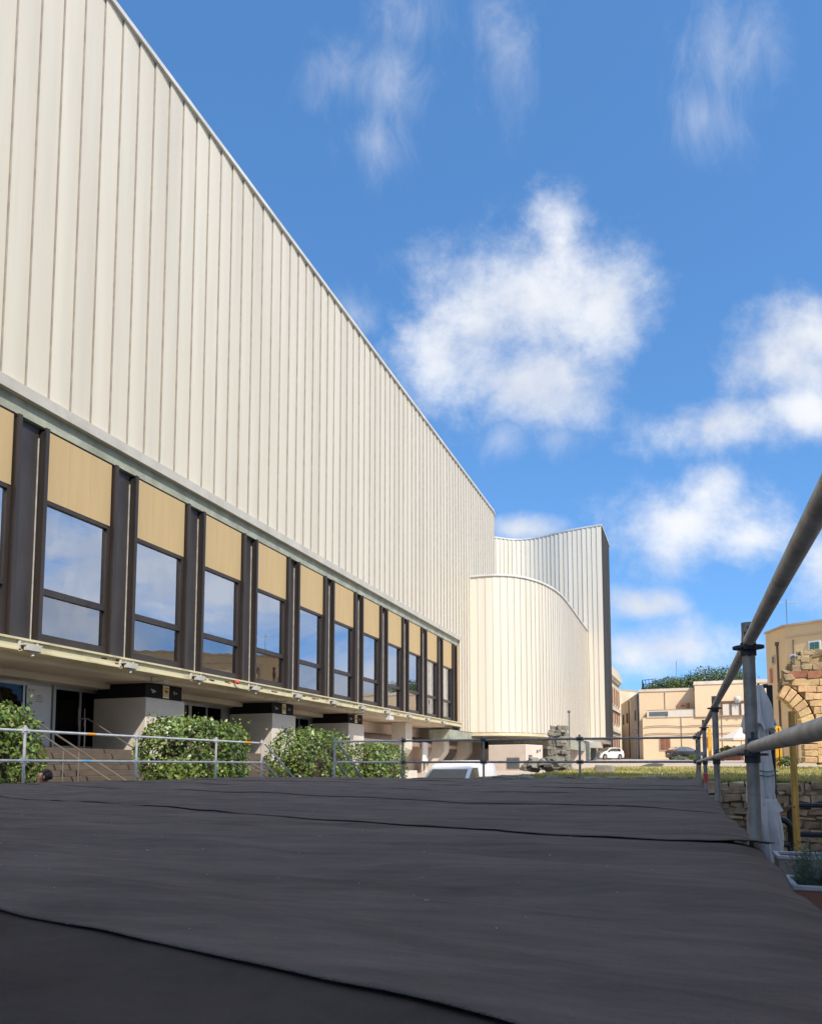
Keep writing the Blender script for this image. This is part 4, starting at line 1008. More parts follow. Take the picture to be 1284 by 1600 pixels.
xa = um(1191, 1080).x; b = MB()
pts = [Vector((xa, DY + .27, t0.z - .09)), Vector((xa + .02, DY + .27, t0.z - .04)), Vector(((xa + xm0) / 2, DY + .27, t0.z - .012)), Vector((xm0 + .02, DY + .27, t0.z - .01))]
b.tube(pts, .035, 10); b.bar((xa, DY + .27, t0.z - .08), (xa + .02, DY + .27, 1.9), .045, .05); b.build('arm', 'anth', U)
b = MB(); b.box(xm0 - .3, xm1 + .3, DY - .1, DY + .62, .01, .09); b.build('base', 'anth', U, bevel=.02)
b = MB(); b.tube([um(1184, 1073) + Vector((0, 0, .0)), um(1184, 1068)], [.03, .012], 10); b.build('finial', 'anth', can)
# timber post
PY = 13.6; a, c = onY(1235, 1200, PY), onY(1245, 1200, PY)
b = MB(); b.box(a.x, c.x, PY, PY + .11, .01, onY(1240, 1111, PY).z)
o = b.build('timber_post', 'timber', bevel=.006); tag(o, 'upright square yellow timber post between the parasol and the planters', 'post')
for py in (1150, 1261):
    q = onY(1240, py, PY); h = MB(); h.disc((q.x, PY - .003, q.z), (0, 1, 0), .014, .012, 10); h.build('bolt', 'bolt', o)
# black metal railing in front of the stone wall
BY = 15.2; BR = thing('black_railing', 'black steel tube railing before the rubble stone wall on the terrace', 'railing', (onY(1260, 1300, BY).x, BY, 0))
q = onY(1232, 1258, BY); e = onY(1284, 1257, BY).x + 3.0; z0 = onY(1260, 1304, BY).z
b = MB(); b.tube([(q.x, BY, .0), (q.x, BY, q.z - .12), (q.x + .035, BY, q.z - .035), (q.x + .12, BY, q.z), (e, BY, q.z)], .042, 12); b.build('frame', 'blackmetal', BR)
b = MB(); b.tube([(q.x + .05, BY, z0), (e, BY, z0)], .05, 12); b.build('rail', 'blackmetal', BR)
b = MB(); b.tube([(e, BY, 0), (e, BY, q.z)], .042, 12); b.build('post', 'blackmetal', BR)
# black tyre-like ring
q = onY(1221, 1303, 14.4)
RG = thing('chair_back', 'rounded black plastic chair back beside the parasol', 'chair', (q.x, 14.4, 0))
b = MB(); b.tube([(q.x - .16, 14.4, .35)] + [(q.x + .16 * math.cos(R_(180 - 15 * k)), 14.4, q.z + .02 + .22 * math.sin(R_(180 - 15 * k))) for k in range(13)] + [(q.x + .16, 14.42, q.z - .16), (q.x + .12, 14.45, q.z - .26)], .052, 12); b.build('backrest', 'plastic', RG)
b = MB(); b.box(q.x - .2, q.x + .18, 14.4, 14.85, .40, .45); b.build('seat', 'plastic', RG, bevel=.02)
for dx in (-.16, .14):
    for dy in (.03, .4): b = MB(); b.tube([(q.x + dx, 14.4 + dy, 0), (q.x + dx, 14.4 + dy, .4)], .02, 8); b.build('leg', 'plastic', RG)
# planters
def planter(x0, x1, y0, y1, h, mbody, lab, taper=.05, plants=0, seed=0):
    t = thing('planter', lab, 'planter', ((x0 + x1) / 2, (y0 + y1) / 2, 0), 'planters on the terrace')
    b = MB(); r = .035
    def fr(z, i): return [(x0 + i, y0 + i, z), (x1 - i, y0 + i, z), (x1 - i, y1 - i, z), (x0 + i, y1 - i, z)]
    vs = fr(.01, taper) + fr(h - .05, 0) + fr(h - .05, r) + fr(h - .22, r + .01)
    fs = [(3, 2, 1, 0)]
    for k in range(3):
        for i in range(4): fs.append((k * 4 + i, k * 4 + (i + 1) % 4, (k + 1) * 4 + (i + 1) % 4, (k + 1) * 4 + i))
    b.add(vs, fs); b.build('tub', mbody, t)
    b = MB(); i_ = -.02
    for (xa, xb, ya, yb) in ((x0 + i_, x1 - i_, y0 + i_, y0 + .04), (x0 + i_, x1 - i_, y1 - .04, y1 - i_), (x0 + i_, x0 + .04, y0 + .041, y1 - .041), (x1 - .04, x1 - i_, y0 + .041, y1 - .041)): b.box(xa, xb, ya, yb, h - .048, h)
    b.build('rim', 'rim', t, bevel=.008)
    b = MB(); rnd = random.Random(seed); b.grid(lambda u, v: (x0 + .04 + (x1 - x0 - .08) * u, y0 + .04 + (y1 - y0 - .08) * v, h - .12 + .03 * mnoise.noise((u * 7, v * 7, seed))), 14, 10); b.build('soil', 'soil', t)
    if plants:
        b = MB()
        for k in range(plants):
            cx, cy_ = rnd.uniform(x0 + .12, x1 - .1), rnd.uniform(y0 + .1, y1 - .1)
            for s in range(46):
                a = rnd.uniform(0, 6.28); sp = rnd.uniform(0, .16); hh = rnd.uniform(.2, .52); p0 = Vector((cx + rnd.gauss(0, .03), cy_ + rnd.gauss(0, .03), h - .12)); p1 = p0 + Vector((math.cos(a) * sp, math.sin(a) * sp, hh))
                for q_ in range(7):
                    u = .25 + .75 * q_ / 6; c = p0.lerp(p1, u); a2 = rnd.uniform(0, 6.28); dd = Vector((math.cos(a2), math.sin(a2), .9)).normalized() * rnd.uniform(.03, .06); w = dd.cross(Vector((math.sin(a2), .3, .2))).normalized() * .005
                    b.add([c - w, c + w, c + dd], [(0, 1, 2)])
                w = Vector((.003, 0, 0)); b.add([p0 - w, p0 + w, p1], [(0, 1, 2)])
        b.build('lavender', 'lav', t)
    return t
hz = .62; q0 = onZ(1241, 1383, hz); q1 = onZ(1228, 1367, hz)
planter(q0.x, q0.x + 1.5, q0.y, q0.y + .75, hz, 'terra', 'terracotta red planter with a pale rim and grey green lavender', plants=30, seed=4)
hz = .55; q0 = onZ(1221, 1352, .02); q1 = onZ(1221, 1331, hz)
planter(q1.x - .1, q1.x + 1.1, q1.y - .5, q1.y + .1, hz, 'planterg', 'stone grey planter with a white rim behind the timber post', taper=.03, seed=5)
# ------------------------------------------------------------------ ruined arch of golden tufa
AY = 38.0; rnd = random.Random(12)
AW = MB()
def pq(x, y, yy=AY): return onY(x, y, yy)
def course_block(b, x0, x1, y0, y1, dy=0, th=1.0, jit=.025):
    a, c = pq(x0, y1), pq(x1, y0); dy += rnd.uniform(-.03, .03); g = .004
    b.obox(((a.x + c.x) / 2, AY + th / 2 + dy, (a.z + c.z) / 2), ((c.x - a.x) / 2 - g, 0, 0), (0, th / 2, 0), (0, 0, (c.z - a.z) / 2 - g), jit)
AC = (1187, 1150); RI, RO = 67.5, 89.5
def left_edge(y):
    if y >= 1150: return AC[0] + RO + .5
    if y > 1066: return AC[0] + math.sqrt(max(0, RO * RO - (AC[1] - y) ** 2)) + .5
    for yy, x in ((1053, 1224), (1041, 1237), (1031, 1241), (1021, 1250), (1010, 1259)):
        if y >= yy: return x
    return 1264
y = 1192.0; k = 0
while y > 1027:
    h = rnd.choice((9.5, 10.5, 11.5, 12.5)); y1 = y - h
    x = left_edge((y + y1) / 2) if (y + y1) / 2 > 1066 else left_edge((y + y1) / 2) + rnd.uniform(-2, 2)
    if (y + y1) / 2 > 1066: x = max(left_edge(y), left_edge(y1)) if y1 < 1150 else x
    AW.m = 1 if y < 1052 else (2 if rnd.random() < .03 else 0)
    first = True
    while x < 1345:
        w = rnd.uniform(12, 25) if not first else rnd.uniform(9, 17); first = False
        if not (1268 < x + w / 2 < 1292 and 1027 < (y + y1) / 2 < 1041):
            course_block(AW, x, x + w, y1, y, jit=.022 if AW.m == 0 else .05)
        x += w
    y = y1
# ragged rubble crowning the broken edge
AW.m = 1
for (cx, cyy, n, sx, s_y) in ((1228, 1062, 10, 5, 5), (1232, 1054, 10, 6, 4), (1243, 1040, 10, 5, 7), (1253, 1025, 10, 5, 6), (1278, 1020, 30, 20, 2.5), (1262, 1023, 8, 6, 3), (1226, 1073, 7, 6, 3)):
    for i in range(n):
        c = pq(cx + rnd.uniform(-sx, sx), cyy + rnd.uniform(-s_y, s_y)); r = rnd.uniform(.07, .17)
        AW.obox((c.x, AY + rnd.uniform(.02, .8), c.z), (r * 1.3, 0, rnd.uniform(-.04, .04)), (0, r * 1.4, 0), (rnd.uniform(-.03, .03), 0, r * .8), jit=r * .25)
# mortar core behind the faces
AW.m = 3; core = []
for i in range(13): a = R_(-4 + 70 * i / 12); core.append((AC[0] + (RO + 2) * math.cos(a), AC[1] - (RO + 2) * math.sin(a)))
core = [(1280, 1195)] + core + [(1229, 1064), (1229, 1057), (1240, 1054), (1246, 1040), (1256, 1029), (1264, 1024), (1345, 1022), (1345, 1195)]
P_ = [pq(*c) for c in core]; n = len(P_); vs = [(p.x, AY + .08, p.z) for p in P_] + [(p.x, AY + .9, p.z) for p in P_]
AW.add(vs, [tuple(range(n)), tuple(reversed(range(n, 2 * n)))] + [(i, i + n, (i + 1) % n + n, (i + 1) % n) for i in range(n)])
ARCH = thing('ruined_arch', 'broken golden stone arch ruin with weathered grey top in front of the ochre house', 'ruin', (pq(1280, 1190).x, AY, Lw(0, AY)))
AW.build('masonry', ['tufa', 'tufad', 'tile', 'mortar'], ARCH, bevel=.018)
V = MB(); nV = 8
for i in range(nV):
    a0, a1 = R_(-2 + 68 * i / nV + .5), R_(-2 + 68 * (i + 1) / nV - .5); vs = []
    ro = RO - .6 + rnd.uniform(-1, .4); ri = RI + rnd.uniform(-.8, .8)
    for yy in (AY - .05 + rnd.uniform(-.02, .02), AY + .95):
        for r, a in ((ri, a0), (ro, a0), (ro, a1), (ri, a1)):
            q = pq(AC[0] + r * math.cos(a), AC[1] - r * math.sin(a)); vs.append((q.x, yy, q.z))
    V.add(vs, [(0, 1, 2, 3), (7, 6, 5, 4), (0, 4, 5, 1), (1, 5, 6, 2), (2, 6, 7, 3), (3, 7, 4, 0)])
for i in range(4):
    a, c = pq(AC[0] + RI + 1, 1162 + 10 * i), pq(AC[0] + RO, 1152.4 + 10 * i)
    V.obox(((a.x + c.x) / 2, AY + .45, (a.z + c.z) / 2), ((c.x - a.x) / 2 - .01, 0, 0), (0, .5, 0), (0, 0, (c.z - a.z) / 2 - .01), .025)
V.build('arch_ring', 'tufa', ARCH, bevel=.03)

# ------------------------------------------------------------------ ochre house at the right
B0 = onD(1235, 1190, 60); B1 = onD(1203, 1190, 63.5); zt = onD(1235, 976, 60).z; gz = G(B0.x, B0.y) - .3
fr = onD(1300, 1190, 57.5); fd = Vector((fr.x - B0.x, fr.y - B0.y, 0)).normalized(); sd_ = Vector((B1.x - B0.x, B1.y - B0.y, 0)).normalized()
B0v = Vector((B0.x, B0.y, 0)); B1v = Vector((B1.x, B1.y, 0)); C0 = B0v + fd * 16; C1 = B1v + fd * 16
OH = thing('ochre_house', 'tall ochre rendered house with flat roof behind the broken stone arch', 'house', (B0.x + 6, B0.y + 3, gz))
b = MB(); b.prism([C0.xy, C1.xy, B1v.xy, B0v.xy][::-1], gz, zt); b.build('wall', 'ochre', OH)
fn = Vector((fd.y, -fd.x, 0)); sn = Vector((-sd_.y, sd_.x, 0))
if sn.x > 0: sn = -sn
b = MB(); o_ = .14
b.prism([(B0v - fd * o_ + fn * o_).xy, (C0 + fn * o_).xy, (C1 + fd * .1).xy, (B1v + sn * o_).xy], zt, zt + .16); b.build('cornice', 'trim', OH)
def on_front(px, py):                              # point of the front plane seen at a photograph pixel
    r = ray(px, py); cam = Vector((0, 0, EYE)); nrm = fn; t = (B0v - cam).dot(nrm) / r.dot(nrm); return cam + r * t
def on_side(px, py):
    r = ray(px, py); cam = Vector((0, 0, EYE)); t = (B0v - cam).dot(sn) / r.dot(sn); return cam + r * t
za = on_front(1250, 992).z
b = MB(); b.obox(B0v + fd * 8 + fn * .02 + Vector((0, 0, za)), fd * 8, fn * .09, (0, 0, .07)); b.build('string_course', 'trim', OH)
def fwin(pa, pb, parent, plane, d, n, shut='greenpane', frame='white'):
    a, c = plane(*pa), plane(*pb); ctr = (a + c) / 2; w = abs((c - a).dot(d)) / 2; h = abs(a.z - c.z) / 2
    b = MB(); b.obox(ctr + n * .01, d * (w + .1), n * .05, (0, 0, h + .1)); f_ = b.build('window', frame, parent)
    b = MB()
    for s in (-1, 1): b.obox(ctr + d * (s * w * .5) + n * .05, d * (w * .46), n * .03, (0, 0, h * .95))
    b.build('shutter', shut, f_); return f_
fwin((1264.5, 1004), (1280, 1015.5), OH, on_front, fd, fn)
fwin((1264.5, 1052), (1280, 1072), OH, on_front, fd, fn)
fwin((1300, 1004), (1316, 1015.5), OH, on_front, fd, fn)
fwin((1206.5, 1027), (1210, 1036), OH, on_side, sd_, sn, 'vent', 'trim')
q = on_front(1243, 1029); AC_ = MB(); AC_.obox(q + fn * .22, fd * .30, fn * .2, (0, 0, .32)); a = AC_.build('air_conditioner', 'acwhite', OH, bevel=.03)
AC_ = MB(); AC_.disc(q + fn * .43 - fd * .05, fn, .22, .02, 18); AC_.build('fan_grille', 'vent', a)
b = MB(); p0, p1 = on_side(1214.5, 1008) + sn * .08, on_side(1216.5, 1185) + sn * .08; b.tube([(p0.x, p0.y, p0.z), (p0.x, p0.y, gz)], .075, 8); b.obox((p0.x, p0.y, p0.z + .1), (.15, 0, 0), (0, .15, 0), (0, 0, .14)); b.build('downpipe', 'pipe', OH)
p0 = on_front(1238, 1000); b = MB(); b.tube([(p0.x, p0.y - .05, p0.z), (p0.x, p0.y - .05, gz)], .05, 8); b.build('downpipe', 'pipe', OH)
q = on_side(1205.5, 1056); b = MB(); b.obox(q + sn * .1, sd_ * .1, sn * .1, (0, 0, .6)); b.build('sign_panel', 'signred', OH)
q = on_side(1230, 1146) + sn * .5
RS = thing('round_sign', 'small round pale sign on a thin bracket before the ochre house', 'sign', (q.x, q.y, G(q.x, q.y)))
b = MB(); b.disc(q, (q - Vector((0, 0, q.z))).normalized(), .26, .04, 20); b.build('face', 'rim', RS)
b = MB(); b.tube([(q.x + .1, q.y + .05, G(q.x, q.y)), (q.x + .1, q.y + .05, q.z + .5), (q.x - .1, q.y + .05, q.z + .55)], .035, 8); b.build('pole', 'vent', RS)
for (px, w, lab) in ((1214.5, .13, 'left yellow post in front of the ochre house, beside the black mast'), (1218.5, .10, 'right yellow post in front of the ochre house, the thinner of the pair')):
    q = onY(px, 1170, 46.0); zt_ = onY(px, 1137, 46).z; b = MB(); b.box(q.x - w * .9, q.x + w * .9, 46, 46.25, Lw(0, 46), zt_); b.tube([(q.x, 46.12, zt_), (q.x, 46.12, zt_ + .1)], [w * .7, .02], 8)
    o = b.build('yellow_post', 'yellow', bevel=.02); tag(o, lab, 'post', 'yellow posts on the street')
def shrub(name, lab, c, rx, ry, rz, n, leaf, seed, m='leaf_far', group=None, cat='shrub'):
    rnd = random.Random(seed); b = MB()
    for i in range(n):
        v = Vector((rnd.gauss(0, 1), rnd.gauss(0, 1), rnd.gauss(0, 1))).normalized(); q = rnd.random() ** .4
        w = Vector((c[0] + v.x * rx * q, c[1] + v.y * ry * q, c[2] + rz + v.z * rz * q)); w += v * .25 * rx * mnoise.noise(w * .9)
        nrm = (v + Vector((rnd.uniform(-1, 1), rnd.uniform(-1, 1), rnd.uniform(-.3, 1)))).normalized(); d = nrm.orthogonal().normalized(); d = Matrix.Rotation(rnd.uniform(0, 6.28), 3, nrm) @ d; s = nrm.cross(d); L = leaf * rnd.uniform(.6, 1.3)
        b.add([w - d * L * .5, w + s * L * .28, w + d * L * .5, w - s * L * .28], [(0, 1, 2, 3)])
    o = b.build(name, m, origin=(c[0], c[1], c[2])); return tag(o, lab, cat, group)
q = onY(1222, 1176, 45.5); shrub('shrub', 'small green shrub at the foot of the yellow posts', (q.x + .2, 45.5, Lw(0, 45)), .7, .5, .32, 500, .14, 3)
q = onD(1062, 1190, 84); shrub('shrub', 'low round green shrub in front of the dark hatchback', (q.x, q.y, G(q.x, q.y) - .1), 1.0, .7, .33, 700, .15, 4, 'lav'); 
q = onD(1082, 1188, 84); shrub('shrub', 'darker low shrub right of the round one, by the far rail corner post', (q.x, q.y, G(q.x, q.y) - .1), .6, .6, .38, 500, .15, 5)

# ------------------------------------------------------------------ peach house with roof terrace
YL = 96.0; YU = 97.6
def zY(py, Y): return onY(1030, py, Y).z
xl = onY(1000, 1150, YU).x; xr = onY(1222, 1150, YU).x; zg = G(0, YL) - .4
PH = thing('peach_house', 'peach rendered house with white terrace parapet, brown shutters and planted roof', 'house', ((xl + xr) / 2, YU, zg))
Bk = onD(972, 1184, 112); zl = zY(1121, YL); zu = onY(1000, 1081.5, YU).z
xa = onY(1004, 1150, YL).x
b = MB(); b.box(xa, xr, YL, YU + 6, zg, zl); b.build('lower_wall', 'beige', PH)
b = MB(); b.prism([(xl, YU), (xr, YU), (xr, 112), (Bk.x + 6, 116), (Bk.x, Bk.y)], zg, zu); w_ = b.build('upper_wall', 'beige', PH)
b = MB(); xb = onY(1011, 1150, YL).x; zp = zY(1109.5, YL)
b.box(xb, xr, YL + .04, YL + .24, zl, zp); b.box(xb, xb + .2, YL + .24, YU, zl, zp); b.build('terrace_parapet', 'ivory', PH)
b = MB(); b.box(xb - .1, xr, YL - .06, YL + .0, zl - .06, zl + .04); b.box(xb - .03, xr, YL + .0, YL + .28, zp, zp + .06); b.build('string_course', 'trim', PH)
xk = onY(1087, 1150, 95.0).x; zk = onY(1089, 1069, 95.0).z
b = MB(); b.box(xk, xr, 95.2 + .6, 104, zl - .02, zk); b.build('projecting_block', 'beige', PH)
b = MB(); b.box(xk - .1, xr, 95.2 + .5, 104, zk, zk + .4); b.prism([(xl - .1, YU - .1), (xk - .11, YU - .1), (xk - .11, 108), (xl + .3, 108)], zu, zu + .34); b.build('eaves_band', 'beige2', PH)
b = MB(); dS = Vector((Bk.x - xl, Bk.y - YU, 0)); Ls = dS.length; dS.normalize(); nS = Vector((-dS.y, dS.x, 0)); nS = nS if nS.x < 0 else -nS
b.obox(Vector((xl, YU, 0)) + dS * (Ls / 2) + Vector((0, 0, (zg + zu) / 2)) + nS * .01, dS * (Ls / 2), nS * .02, (0, 0, (zu - zg) / 2)); b.build('side_wall', 'beige2', PH)
def on_pside(px, py):
    r = ray(px, py); cam = Vector((0, 0, EYE)); P0 = Vector((xl, YU, 0)); t = (P0 - cam).dot(nS) / r.dot(nS); return cam + r * t
for (a_, c_) in (((973, 1117), (975.5, 1132)), ((978.5, 1115), (981.5, 1130)), ((992, 1110), (994, 1126))):
    fwin(a_, c_, PH, on_pside, dS, nS, 'dark', 'beige2')
for px in (998.3, 984):
    p = on_pside(px, 1150) + nS * .1; b = MB(); b.tube([(p.x, p.y, zg), (p.x, p.y, zu - .3)], .07, 8); b.build('downpipe', 'pipe', PH)
def on_low(px, py): return onY(px, py, YL)
def on_up(px, py): return onY(px, py, YU)
EX, NY = Vector((1, 0, 0)), Vector((0, -1, 0))
fwin((1030.5, 1153.5), (1046.5, 1172), PH, on_low, EX, NY, 'shutter', 'trim')
fwin((1102, 1152), (1111, 1168), PH, on_low, EX, NY, 'shutter', 'trim')
b = MB(); a_, c_ = on_low(1014, 1119), on_low(1043, 1115); b.box(a_.x, c_.x, YL + .0, YL + .10, a_.z, c_.z + .25); b.build('terrace_grille', 'vent', PH)
for px in (1064.5, 1128): b = MB(); p = on_low(px, 1150); b.tube([(p.x, YL - .06, zg), (p.x, YL - .06, zl)], .05, 8); b.build('downpipe', 'trim', PH)
for px in (1040,): b = MB(); p = on_up(px, 1150); b.tube([(p.x, YU - .06, zl), (p.x, YU - .06, zu)], .05, 8); b.build('downpipe', 'trim', PH)
for (ya, yb, x0_, x1_) in ((1136, 1134, 1006, 1190), (1147.5, 1146, 1006, 1190), (1119.5, 1119, 1040, 1042)):
    pts = [on_low(x0_ + (x1_ - x0_) * i / 24, ya + (yb - ya) * i / 24 - 1.6 * abs(math.sin(i * .42))) + Vector((0, -.12, 0)) for i in range(25)]
    b = MB(); b.tube(pts, .035, 6); b.build('cable', 'vent', PH)
# brown pergola struts, chimney pieces and dish on the terrace
b = MB(); b.bar(on_low(1056, 1106) + Vector((0, .6, 0)), on_low(1076, 1098) + Vector((0, .8, 0)), .16, .16); b.bar(on_low(1056, 1106) + Vector((0, .6, 0)), on_low(1059, 1119) + Vector((0, .6, 0)), .14, .14); b.bar(on_low(1075, 1098) + Vector((0, .8, 0)), on_low(1075, 1120) + Vector((0, .8, 0)), .38, .3); b.obox(on_low(1066.5, 1099) + Vector((0, .7, 0)), (.22, 0, 0), (0, .2, 0), (0, 0, .16)); b.build('pergola', 'shutter', PH)
b = MB(); a_, c_ = on_low(1127, 1118), on_low(1157, 1100); Yp = YL + .35; b.box(a_.x, c_.x + 3, YL - .34, YL - .2, a_.z, c_.z); b.build('terrace_wall', 'ivory', PH)
b = MB()
for px in (1127, 1141, 1156): p = on_low(px, 1110); b.box(p.x - .08, p.x + .08, YL - .46, YL - .345, a_.z, c_.z + .2)
b.box(a_.x - .3, c_.x + 3, YL - .47, YL - .2, c_.z + .21, c_.z + .36); b.build('pergola_frame', 'pipe', PH)
q = on_low(1151, 1093.5) + Vector((0, -.7, 0)); b = MB()
b.grid(lambda u, v: (q.x + .42 * v * math.cos(6.2832 * u), q.y + .2 * v * v - .15 - .1 * v * math.sin(6.2832 * u), q.z + .42 * v * math.sin(6.2832 * u)), 24, 6); sdish = b.build('satellite_dish', 'coping', PH); sdish.modifiers.new('t', 'SOLIDIFY').thickness = .02
b = MB(); b.tube([(q.x, q.y + .1, q.z - .3), (q.x, q.y + .2, q.z - .9)], .03, 6); b.tube([(q.x, q.y - .1, q.z - .4), (q.x, q.y - .5, q.z)], .02, 6); b.build('dish_arm', 'vent', sdish)
# roof railing
b = MB(); P0, P1, P2 = onY(1003, 1075, 99.5), onY(1024, 1075, 98.5), onY(1006, 1075, 106)
for pa, pb in ((P0, P1), (P0, P2)):
    for i in range(5):
        p = pa.lerp(pb, i / 4); b.tube([(p.x, p.y, zu), (p.x, p.y, zu + 1.7)], .035, 6)
    for h in (.6, 1.15, 1.7): b.tube([(pa.x, pa.y, zu + h), (pb.x, pb.y, zu + h)], .035, 6)
b.build('roof_railing', 'anth', PH)
# planted roof
RH = MB(); rnd = random.Random(21)
lump = [(onY(px, 1070, 102.5), r * 1.08) for px, r in ((1012, .9), (1022, 1.2), (1030, 1.3), (1038, 1.3), (1046, 1.4), (1055, 1.3), (1063, 1.4), (1071, 1.4), (1080, 1.4), (1089, 1.6), (1098, 1.8), (1107, 1.8), (1116, 1.7), (1125, 1.7), (1134, 1.8), (1143, 1.7), (1152, 1.7), (1162, 1.6))]
for i, (c, r) in enumerate(lump):
    zb = zu + .2 if i < 9 else zk + .05
    if i < 3: zb -= .3
    for j in range(520):
        v = Vector((rnd.gauss(0, 1), rnd.gauss(0, 1), rnd.gauss(0, 1))).normalized(); q_ = rnd.random() ** .35
        w = Vector((c.x + v.x * r * .95 * q_, c.y + v.y * 1.1 * q_, zb + r * .72 + v.z * r * .85 * q_)); w += v * .35 * mnoise.noise(w * 1.1)
        nrm = (v + Vector((rnd.uniform(-1, 1), rnd.uniform(-1, 1), rnd.uniform(-.3, 1)))).normalized(); d = nrm.orthogonal().normalized(); d = Matrix.Rotation(rnd.uniform(0, 6.28), 3, nrm) @ d; s = nrm.cross(d); L = rnd.uniform(.18, .38)
        RH.add([w - d * L * .5, w + s * L * .22, w + d * L * .5, w - s * L * .22], [(0, 1, 2, 3)])
o = RH.build('roof_hedge', 'leaf_far'); tag(o, 'long bushy green hedge growing along the flat roof of the peach house', 'hedge')
def antenna(base, h, lab):
    t = thing('antenna', lab, 'antenna', base, 'aerials on the roofs'); b = MB(); x, y, z = base; b.tube([(x, y, z - .3), (x, y, z + h)], .03, 6); b.build('mast', 'vent', t)
    b = MB(); b.tube([(x - .8, y, z + h - .2), (x + .8, y + .2, z + h - .2)], .02, 5)
    for i in range(8): b.tube([(x - .75 + .2 * i, y - .35, z + h - .2), (x - .75 + .2 * i, y + .35, z + h - .2)], .012, 5)
    b.build('elements', 'acwhite', t)
q = onD(1057, 1070, 107); antenna((q.x, q.y, zu), onD(1057, 1033, 107).z - zu, 'tall thin aerial rising behind the roof hedge of the peach house')
q = onD(1078, 1070, 107); antenna((q.x, q.y, zu), onD(1078, 1047, 107).z - zu, 'shorter aerial right of the tall one, above the roof hedge')
q = onD(1229, 976, 61.5); antenna((q.x, q.y, q.z - .1), onD(1229, 934, 61.5).z - q.z, 'thin aerial on the roof corner of the ochre house')
# cafe parasol and brick planter before the peach house
q = onD(1158, 1180, 78); gzz = G(q.x, q.y); zt, zb = onD(1158, 1136, 78).z, onD(1126, 1154, 78).z; hw_ = (q - onD(1126, 1180, 78)).length
CP = thing('cafe_parasol', 'open ivory cafe parasol before the peach house', 'parasol', (q.x, q.y, gzz))
b = MB(); n = 8; ring = [(q.x + hw_ * math.cos(R_(22.5 + 45 * k)) * 1.05, q.y + hw_ * math.sin(R_(22.5 + 45 * k)) * 1.05, zb) for k in range(n)]
b.add([(q.x, q.y, zt)] + ring + [(x, y, z - .22) for x, y, z in ring], [(0, 1 + k, 1 + (k + 1) % n) for k in range(n)] + [(1 + k, 1 + n + k, 1 + n + (k + 1) % n, 1 + (k + 1) % n) for k in range(n)])
o = b.build('canopy', 'ivory', CP); o.modifiers.new('t', 'SOLIDIFY').thickness = .015
b = MB(); b.tube([(q.x, q.y, gzz), (q.x, q.y, zt)], .04, 8); b.build('pole', 'trim', CP)
a_, c_ = onD(1124, 1184, 80), onD(1160, 1174, 80); gzz = G(a_.x, a_.y)
BP = thing('brick_planter', 'long terracotta brick planter with small plants below the ivory parasol', 'planter', ((a_.x + c_.x) / 2, a_.y, gzz))
b = MB(); b.box(a_.x, c_.x, a_.y, a_.y + .7, gzz - .1, c_.z); b.build('tub', 'tile', BP, bevel=.02)
b = MB(); rnd = random.Random(2)
for px, r in ((1128, .3), (1135, .5), (1141, .35), (1147, .45)):
    c = onD(px, 1172, 80)
    for j in range(160):
        v = Vector((rnd.gauss(0, 1), rnd.gauss(0, 1), rnd.gauss(0, 1))).normalized(); w = Vector((c.x, a_.y + .35, c_.z + r * .6)) + Vector((v.x * r, v.y * .3, v.z * r * .8)) * rnd.random() ** .4; s = v.orthogonal() * .06; d = v.cross(s)
        b.add([w - s, w + d, w + s, w - d], [(0, 1, 2, 3)])
b.build('plants', 'leaf_far', BP)
q = onD(1109, 1185, 80); zt = onD(1109, 1138, 80).z; b = MB(); b.box(q.x - .16, q.x + .16, q.y, q.y + .3, G(q.x, q.y), zt); b.tube([(q.x, q.y + .15, zt), (q.x, q.y + .15, zt + .15)], [.12, .03], 8); o = b.build('yellow_post', 'yellow', bevel=.02); tag(o, 'yellow post standing alone before the peach house, seen between two rail posts', 'post', 'yellow posts on the street')
q = on_pside(997, 1143) + nS * .4
RS2 = thing('round_sign', 'small round red rimmed sign on the shaded corner of the peach house', 'sign', (q.x, q.y, G(q.x, q.y)))
b = MB(); b.disc(q, (q.x, q.y, 0), .32, .04, 20); b.build('rim', 'signred', RS2); b = MB(); v = Vector((q.x, q.y, 0)).normalized() * .03; b.disc(q - v, (q.x, q.y, 0), .22, .02, 20); b.build('face', 'rim', RS2)
b = MB(); b.tube([(q.x + .05, q.y + .08, G(q.x, q.y)), (q.x + .05, q.y + .08, q.z + .3)], .03, 8); b.build('pole', 'vent', RS2)

# ------------------------------------------------------------------ cream stone palace beyond the tower, and the house closing the street
A_ = onD(952.5, 1184, 113); B_ = onD(968.5, 1184, 126); d = Vector((B_.x - A_.x, B_.y - A_.y, 0)); Ld = d.length; d.normalize(); nR = Vector((d.y, -d.x, 0)); ztop = onD(953, 1046, 113).z
A2 = Vector((A_.x, A_.y, 0)) - d * 14; Bv = Vector((B_.x, B_.y, 0)); gz = G(0, 110) - .4
SPA = thing('stone_palace', 'ornate cream stone building with heavy cornice, half hidden behind the tower', 'building', (A2.x, A2.y, gz))
b = MB(); b.prism([A2.xy, Bv.xy, (Bv - nR * 12).xy, (A2 - nR * 12).xy], gz, ztop); b.build('wall', 'creamst', SPA)
b = MB(); Lm = (Bv - A2).length; mid = (A2 + Bv) / 2
for z, h, o_ in ((ztop - .3, .35, .55), (ztop - .9, .2, .3), (ztop - 5.6, .22, .35), (gz + 4.9, .25, .35)): b.obox(mid + nR * (o_ / 2) + Vector((0, 0, z)), d * (Lm / 2 + .2), nR * (o_ / 2), (0, 0, h))
for i in range(30): b.obox(A2 + d * (Lm * (i + .5) / 30) + nR * .25 + Vector((0, 0, ztop - .72)), d * .16, nR * .22, (0, 0, .14))
